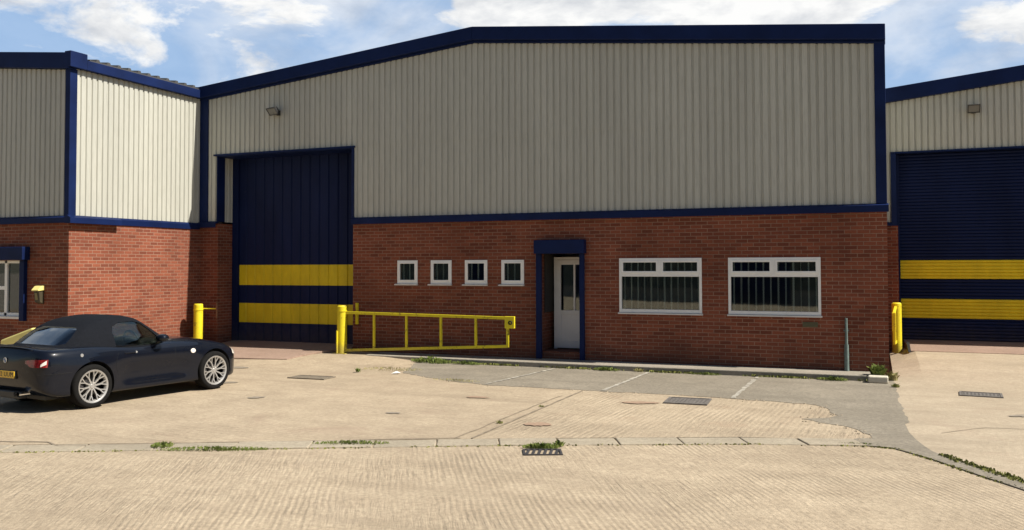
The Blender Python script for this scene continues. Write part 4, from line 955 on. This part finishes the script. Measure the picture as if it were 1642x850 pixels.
# helper: half width of the body at (x, z)
def bw(x, z):
    s_ = section(x); best = 0
    for (y0, z0), (y1, z1) in zip(s_[:-1], s_[1:]):
        if min(z0, z1) <= z <= max(z0, z1) and z1 != z0: best = max(best, y0+(y1-y0)*(z-z0)/(z1-z0))
    return best
def btop(x, y):
    s_ = section(x)
    for (y0, z0), (y1, z1) in zip(s_[:-1], s_[1:]):
        if z0 > .6 and min(y0, y1) <= abs(y) <= max(y0, y1): return z0+(z1-z0)*(abs(y)-y0)/(y1-y0+1e-9)
    return interp(ZC, x)
SEAM = simple('shut_line', (.004, .004, .005), .9)
def seam(pts, side, name='shut_line', w=.006):
    q = MB()
    for a, b in zip(pts[:-1], pts[1:]):
        n_ = max(1, int(math.hypot(b[0]-a[0], b[1]-a[1])/.06))
        for i in range(n_):
            t0, t1 = i/n_, (i+1)/n_; P0 = [a[k]+(b[k]-a[k])*t0 for k in (0, 1)]; P1 = [a[k]+(b[k]-a[k])*t1 for k in (0, 1)]
            q.tube((P0[0]*SX, side*(bw(*P0)-.0015), P0[1]), (P1[0]*SX, side*(bw(*P1)-.0015), P1[1]), w/2, w/2, 6)
    return q.build(name, SEAM, body)
for sd_ in (-1, 1):
    seam([(.50, .84), (.43, .70), (.42, .58), (.50, .38), (.60, .30), (1.52, .29), (1.58, .36), (1.60, .60), (1.62, .80)], sd_)
    seam([(-.80, .56), (-.62, .565), (-.36, .57)], sd_, w=.007)
    # sculpted crease of the lower flank
# lamps
RED = NT('red_lamp_glass'); RED.base(RED.ramp(RED.noise(14, 3, .5), [(.35, (.10, .003, .004)), (.7, (.26, .012, .014))])); RED = RED.set(.12, 0, .6, 1)
CLR = simple('clear_lamp_glass', (.75, .70, .64), .12, 0, .1, 20, 0, 1)
def skin_patch(x0, x1, z0f, z1f, side, off_=.006, nx=10, nz=5, mat=None, name='lamp', parent=None):
    q = MB(); g = []
    for i in range(nx+1):
        x = x0+(x1-x0)*i/nx; a, b = z0f(x), z1f(x)
        for j in range(nz+1):
            z = a+(b-a)*j/nz; g.append(Vector((x*SX, side*(bw(x, z)+off_), z)))
    fs = []
    for i in range(nx):
        for j in range(nz): fs.append((i*(nz+1)+j, i*(nz+1)+j+1, (i+1)*(nz+1)+j+1, (i+1)*(nz+1)+j))
    q.add(g, fs); return q.build(name, mat, parent or CAR, smooth=True, recalc=False)
def rear_y(y):      # x of the rear skin at half width y
    for i in range(200):
        x = -.84+.002*i
        if interp(W_, x) >= abs(y): return x
    return -.62
def rear_patch(y0, y1, zf0, zf1, side, mat, name, off_=.010, ny=12, nz=5, parent=None, solid=.02):
    q = MB(); g = []
    for k in (0, 1):
        for i in range(ny+1):
            y = y0+(y1-y0)*i/ny; a, b = zf0(y), zf1(y); x = rear_y(y)
            for j in range(nz+1): 
                z = a+(b-a)*j/nz; g.append(Vector(((x-off_+k*solid)*SX+abs(z-.66)*.10, side*y, z)))
    fs = []; B0 = (ny+1)*(nz+1)
    for i in range(ny):
        for j in range(nz):
            a = i*(nz+1)+j; fs.append((a, a+1, a+nz+2, a+nz+1)); fs.append((B0+a, B0+a+nz+1, B0+a+nz+2, B0+a+1))
    for i in range(ny): a = i*(nz+1); fs.append((a, a+nz+1, B0+a+nz+1, B0+a)); a += nz; fs.append((a, B0+a, B0+a+nz+1, a+nz+1))
    for j in range(nz): fs.append((j, B0+j, B0+j+1, j+1)); a = ny*(nz+1)+j; fs.append((a, a+1, B0+a+1, B0+a))
    q.add(g, fs); return q.build(name, mat, parent or CAR, smooth=True, angle=50)
for sd_ in (-1, 1):
    tl_ = rear_patch(.46, .80, lambda y: .665+.05*sst(.60, .46, y)-.0*y, lambda y: .775-.015*sst(.6, .46, y), sd_, RED, 'tail_light', .022)
    rear_patch(.745, .797, lambda y: .675+.03*(y-.745)/.05, lambda y: .71+.05*(y-.745)/.05, sd_, CLR, 'clear_lens', .030, parent=tl_)
    skin_patch(2.93, 3.13, lambda x: .565-(x-3.0)*.25, lambda x: .675-(x-3.0)*.40, sd_, .016, mat=CLR, name='headlight')
    q = MB(); q.lathe([(.0, .012), (.036, .010), (.040, 0)], 18, 'Y'); q.v = [Vector((v.x*1.3+1.98*SX, sd_*(bw(1.98, .70)+.001+v.y), v.z+.70)) for v in q.v]; q.build('side_repeater', CLR, CAR, smooth=True, angle=40)
    # mirror
    q = MB(); mx_, mz_ = 1.25*SX, .965
    bmv = bmesh.new(); bmesh.ops.create_icosphere(bmv, subdivisions=3, radius=1)
    for v in bmv.verts: v.co = Vector((mx_+v.co.x*.085+(.03 if v.co.x > 0 else 0)*v.co.x, sd_*(.93+v.co.y*.105*sd_*1), mz_+v.co.z*.062))
    me = bpy.data.meshes.new('door_mirror'); bmv.to_mesh(me); bmv.free(); me.materials.append(PAINT); me.shade_smooth(); mo_ = bpy.data.objects.new('door_mirror', me); COL.objects.link(mo_); mo_.parent = CAR; ORG[mo_] = Vector((0, 0, 0))
    q.bar((mx_+.02, sd_*.80, .885), (mx_+.01, sd_*.88, .93), .05, .03); q.build('mirror_arm', M['black'], mo_)
    q = MB(); q.add([(mx_-.084, sd_*.85, .915), (mx_-.084, sd_*1.01, .915), (mx_-.084, sd_*1.015, .995), (mx_-.084, sd_*.85, .995)], [(0, 1, 2, 3)]); q.build('mirror_glass', M['glass'], mo_)
    # door handle
    q = MB(); hx = .60*SX; hy = sd_*(bw(.62, .765)+.012); q.box(hx-.01, hx+.19, min(hy, hy-sd_*.02), max(hy, hy-sd_*.02), .755, .785); q.build('door_handle', PAINT, CAR, bevel=.008)
    q = MB(); q.lathe([(0, .01), (.016, .01), (.018, 0)], 14, 'Y'); q.v = [Vector((v.x+.82*SX, sd_*(bw(.82, .77)+.002+v.y), v.z+.77)) for v in q.v]; q.build('lock', M['steel'], CAR, smooth=True, angle=40)
# small steel disc on the rear wing
q = MB(); q.lathe([(0, .008), (.024, .008), (.027, 0)], 16, 'Y'); q.v = [Vector((v.x*1.0-.20*SX, -(bw(-.20, .80)+.001+v.y), v.z+.80)) for v in q.v]; q.build('wing_disc', M['steel'], CAR, smooth=True, angle=40)
# rear bumper dressings
rx0 = -.865*SX
q = MB(); q.box(rx0-.012, rx0+.03, -.27, .27, .485, .605); NPH = q.build('plate_recess', M['black'], CAR, bevel=.01)
q = MB(); q.box(rx0-.024, rx0-.013, -.255, .255, .495, .595); NP = q.build('number_plate', simple('yellow_plate', (.72, .46, .04), .4, 0, .05), CAR, bevel=.004)
cu = bpy.data.curves.new('plate_text', 'FONT'); cu.body = 'LS02 UUM'; cu.size = .098; cu.align_x = 'CENTER'; cu.align_y = 'CENTER'; cu.extrude = .001; cu.space_character = 1.12
to = bpy.data.objects.new('tmp', cu); COL.objects.link(to); bpy.context.view_layer.update()
me = bpy.data.meshes.new_from_object(to.evaluated_get(bpy.context.evaluated_depsgraph_get())); bpy.data.objects.remove(to); me.materials.clear(); me.materials.append(M['black'])
me.transform(Matrix.Translation((rx0-.0255, 0, .545)) @ Matrix(((0, 0, -1, 0), (-1, 0, 0, 0), (0, 1, 0, 0), (0, 0, 0, 1))))
po = bpy.data.objects.new('plate_characters', me); COL.objects.link(po); po.parent = NP
q = MB(); q.lathe([(0, -.004), (.040, -.004), (.043, 0)], 20, 'X', (rx0-.004, 0, .745)); ro = q.build('rear_badge', M['steel'], CAR, smooth=True, angle=40)
q = MB()
for k in range(4): q.add([(rx0-.0095, 0, .745)]+[(rx0-.0095, .03*math.cos(math.pi/2*k+math.pi/8*i*1.0), .745+.03*math.sin(math.pi/2*k+math.pi/8*i)) for i in range(5)], [(0, 1, 2, 3, 4, 5)]) if k % 2 == 0 else None
q.build('badge_quarters', simple('badge_blue', (.02, .12, .4), .4), ro)
q = MB(); q.box(rx0+.0, rx0+.12, -.36, .36, .20, .31); q.build('lower_valance', M['black'], CAR, bevel=.02)
for yy in (-.30, -.37): q = MB(); q.tube((rx0-.03, yy, .275), (rx0+.2, yy, .275), .035, .035, 18, False); q.tube((rx0-.03, yy, .275), (rx0+.2, yy, .275), .029, .029, 18, False); q.build('exhaust_tip', simple('chrome', (.8, .8, .8), .12, 1, .02), CAR, smooth=True)
q = MB(); q.bar((rx0+.06, -.5, .953), (rx0+.06, .5, .953), .05, .018, (0, 0, 1)); q.build('boot_lip', PAINT, CAR, bevel=.006)
q = MB()
for a, b in (((-.80, .52), (-.36, .50)), ((-.80, -.52), (-.36, -.50)), ((-.36, -.50), (-.36, .50))):
    for i in range(8):
        t0, t1 = i/8, (i+1)/8; A = (a[0]+(b[0]-a[0])*t0, a[1]+(b[1]-a[1])*t0); Bp = (a[0]+(b[0]-a[0])*t1, a[1]+(b[1]-a[1])*t1)
        q.tube((A[0]*SX, A[1], btop(*A)-.001), (Bp[0]*SX, Bp[1], btop(*Bp)-.001), .003, .003, 6)
q.build('boot_shut_line', SEAM, body)
# underside and floor
q = MB(); q.box(-.6*SX, 2.95*SX, -.58, .58, .17, .40); q.build('underbody', M['black'], CAR)
# greenhouse
RT = [(-.48, .905), (-.40, .945), (-.22, 1.06), (-.05, 1.165), (.10, 1.240), (.25, 1.290), (.5, 1.332), (.75, 1.342), (.98, 1.318), (1.12, 1.262), (1.3, 1.15), (1.5, 1.0), (1.64, .92)]
WB = [(-.48, .60), (-.22, .725), (0, .775), (.3, .80), (.7, .80), (1.1, .795), (1.4, .775), (1.64, .70)]
WR = [(-.48, .50), (-.22, .54), (0, .55), (.3, .555), (.7, .56), (1.1, .56), (1.4, .60), (1.64, .62)]
gx_ = [-.48, -.44, -.36, -.26, -.15, -.05, .05, .15, .28, .42, .58, .75, .90, 1.02, 1.10, 1.18, 1.28, 1.40, 1.52, 1.60, 1.64]
def gsec(x, inset=0):
    zt, wb_, wr = interp(RT, x), interp(WB, x), interp(WR, x); zb_ = min(.84, zt-.05); h = zt-zb_; k = 1-inset/.8
    s_ = [(wb_, zb_), (wb_-.01, zb_+h*.12), (wb_-(wb_-wr)*.28, zb_+h*.38), (wb_-(wb_-wr)*.62, zb_+h*.64), (wr+.01, zb_+h*.85), (wr*.90, zb_+h*.945), (wr*.6, zb_+h*.99), (0, zt)]
    return [(y-inset if y > inset else y*.9, z-inset) for y, z in s_]
def shell(thick):
    bm = bmesh.new(); out_ = []
    for ins in (0, thick):
        rr = []
        for x in gx_:
            s_ = gsec(x, ins); r = [bm.verts.new((x*SX, -y, z)) for y, z in s_]+[bm.verts.new((x*SX, y, z)) for y, z in s_[-2::-1]]; rr.append(r)
        out_.append(rr)
    n = len(out_[0][0])
    for k, rr in enumerate(out_):
        for a, b in zip(rr[:-1], rr[1:]):
            for i in range(n-1): bm.faces.new((a[i], a[i+1], b[i+1], b[i]))
    A, B_ = out_
    for e in (0, -1):
        for i in range(n-1): bm.faces.new((A[e][i], A[e][i+1], B_[e][i+1], B_[e][i]))
    for i in (0, n-1):
        for j in range(len(gx_)-1): bm.faces.new((A[j][i], A[j+1][i], B_[j+1][i], B_[j][i]))
    bmesh.ops.recalc_face_normals(bm, faces=bm.faces)
    me = bpy.data.meshes.new('shell'); bm.to_mesh(me); bm.free(); o = bpy.data.objects.new('shell', me); COL.objects.link(o); return o
SW = [(.47, .865), (1.42, .865), (1.37, .96), (1.25, 1.085), (1.10, 1.195), (.95, 1.238), (.66, 1.235), (.52, 1.18), (.47, 1.08)]
def side_cut(): q = MB(); q.prism([(x*SX, z) for x, z in SW], -1.0, 1.0, 'Y'); return q
def front_cut():
    q = MB(); n = 10
    lo = [(-.66, .90), (.66, .90), (.62, .97), (.55, 1.165), (-.55, 1.165), (-.62, .97)]; q.prism(lo, 1.10*SX, 2.2, 'X'); return q
def rear_cut():
    q = MB(); lo = [(-.52, .945), (-.585, .965), (-.56, 1.06), (-.50, 1.155), (-.43, 1.185), (.43, 1.185), (.50, 1.155), (.56, 1.06), (.585, .965), (.52, .945)]; q.prism(lo, -1.5, .09*SX, 'X'); return q
def finish(o, name, mat, parent=CAR):
    o.name = name; o.data.name = name; o.data.materials.clear(); o.data.materials.append(mat)
    for p_ in o.data.polygons: p_.material_index = 0
    o.data.shade_smooth(); o.data.set_sharp_from_angle(angle=R(40)); o.parent = parent; ORG[o] = Vector((0, 0, 0)); return o
st_ = shell(.022)
for c in (side_cut(), front_cut(), rear_cut()): boolean(st_, cutter(c))
apply(st_)
for c in tmp: bpy.data.objects.remove(c)
tmp.clear(); finish(st_, 'soft_top', CANVAS)
for nm, cf, mt in (('side_window', side_cut, M['car_glass']), ('windscreen', front_cut, M['car_glass']), ('rear_window', rear_cut, M['plastic_glass'])):
    g = shell(.006)
    for v in g.data.vertices: pass
    boolean(g, cutter(cf()), 'INTERSECT'); 
    if nm == 'side_window':
        import copy
        for sgn in (-1, 1):
            g2 = g if sgn == -1 else g.copy()
            if sgn == 1: g2.data = g.data.copy(); COL.objects.link(g2)
            q = MB(); q.box(-3, 5, *( (-2, 0) if sgn == -1 else (0, 2)), -1, 3); boolean(g2, cutter(q), 'INTERSECT')
            apply(g2)
            if sgn == -1:
                g = shell(.006); boolean(g, cutter(cf()), 'INTERSECT')
            finish(g2, nm, mt)
        bpy.data.objects.remove(g)
    else:
        apply(g); finish(g, nm, mt)
    for c in list({id(t): t for t in tmp}.values()):
        try: bpy.data.objects.remove(c)
        except Exception: pass
    tmp.clear()
# interior
for sd_ in (-1, 1):
    q = MB(); q.prism([(.42*SX, .50), (.62*SX, .50), (.50*SX, 1.0), (.36*SX, 1.0)], sd_*.35-.22, sd_*.35+.22, 'Y'); q.prism([(.45*SX, 1.02), (.53*SX, 1.02), (.51*SX, 1.13), (.44*SX, 1.13)], sd_*.35-.12, sd_*.35+.12, 'Y')
    q.build('seat', simple('dark_leather', (.05, .045, .042), .5), CAR, bevel=.03)
q = MB(); q.prism([(1.22*SX, .70), (1.45*SX, .70), (1.45*SX, .93), (1.20*SX, .88)], -.64, .64, 'Y'); q.build('dashboard', M['black'], CAR, bevel=.02)
q = MB()
for i in range(24):
    a, b = 2*math.pi*i/24, 2*math.pi*(i+1)/24; f = lambda t: (1.12*SX-.05*math.sin(t), -.36+.18*math.cos(t), .90+.17*math.sin(t)); q.tube(f(a), f(b), .016, .016, 8)
q.bar((1.12*SX, -.52, .90), (1.12*SX, -.20, .90), .03, .04); q.tube((1.12*SX, -.36, .90), (1.3*SX, -.36, .86), .03, .03, 10); q.build('steering_wheel', M['black'], CAR)
# wheels
ALLOY = simple('silver_alloy', (.42, .405, .38), .35, .5, .06, 20)
TYRE = simple('tyre_rubber', (.009, .0085, .008), .9, 0, .2, 20, 0, 0, .15)
def wheel(ax, side):
    tr = .325; c = (ax, side*.775, tr)
    prof = [(.235, -.10), (.262, -.112), (.300, -.112), (.317, -.098), (.325, -.07), (.325, .07), (.317, .098), (.300, .112), (.262, .112), (.235, .10)]
    q = MB(); q.lathe(prof, 48, 'Y', c); o = q.build('wheel', TYRE, CAR, smooth=True, angle=50)
    s = side; f = lambda d: s*d
    q = MB(); q.lathe([(.232, f(.06)), (.232, f(.09)), (.238, f(.107)), (.246, f(.110)), (.249, f(.104))], 48, 'Y', c); q.lathe([(.222, f(.103)), (.212, f(.085)), (.208, f(.06))], 48, 'Y', c); q.lathe([(.222, f(.103)), (.232, f(.108)), (.240, f(.110))], 48, 'Y', c)
    q.lathe([(0, f(.082)), (.030, f(.082)), (.036, f(.076)), (.062, f(.072)), (.070, f(.055)), (.07, f(.02))], 24, 'Y', c)
    C = Vector(c)
    for k in range(10):
        t = 2*math.pi*k/10+.16; up = Vector((0, 1, 0))
        P_ = lambda r, an, d: C+Vector((r*math.cos(an), f(d), r*math.sin(an)))
        m_ = P_(.135, t, .074); q.bar(P_(.045, t, .066), m_, .021, .028, up)
        for dt in (-.15, .15): q.bar(m_, P_(.226, t+dt, .094), .015, .024, up)
    q.build('rim', ALLOY, o, smooth=True, angle=35)
    q = MB(); q.lathe([(.03, f(-.03)), (.140, f(-.03)), (.140, f(-.01)), (.03, f(-.01))], 32, 'Y', c); q.build('brake_disc', M['iron_dark'], o, smooth=True, angle=40)
    q = MB(); q.lathe([(0, f(-.10)), (.232, f(-.10))], 32, 'Y', c); q.build('inner_disc', M['black'], o)
    for k in range(5):
        pass
for ax in AX:
    for s_ in (-1, 1): wheel(ax, s_)
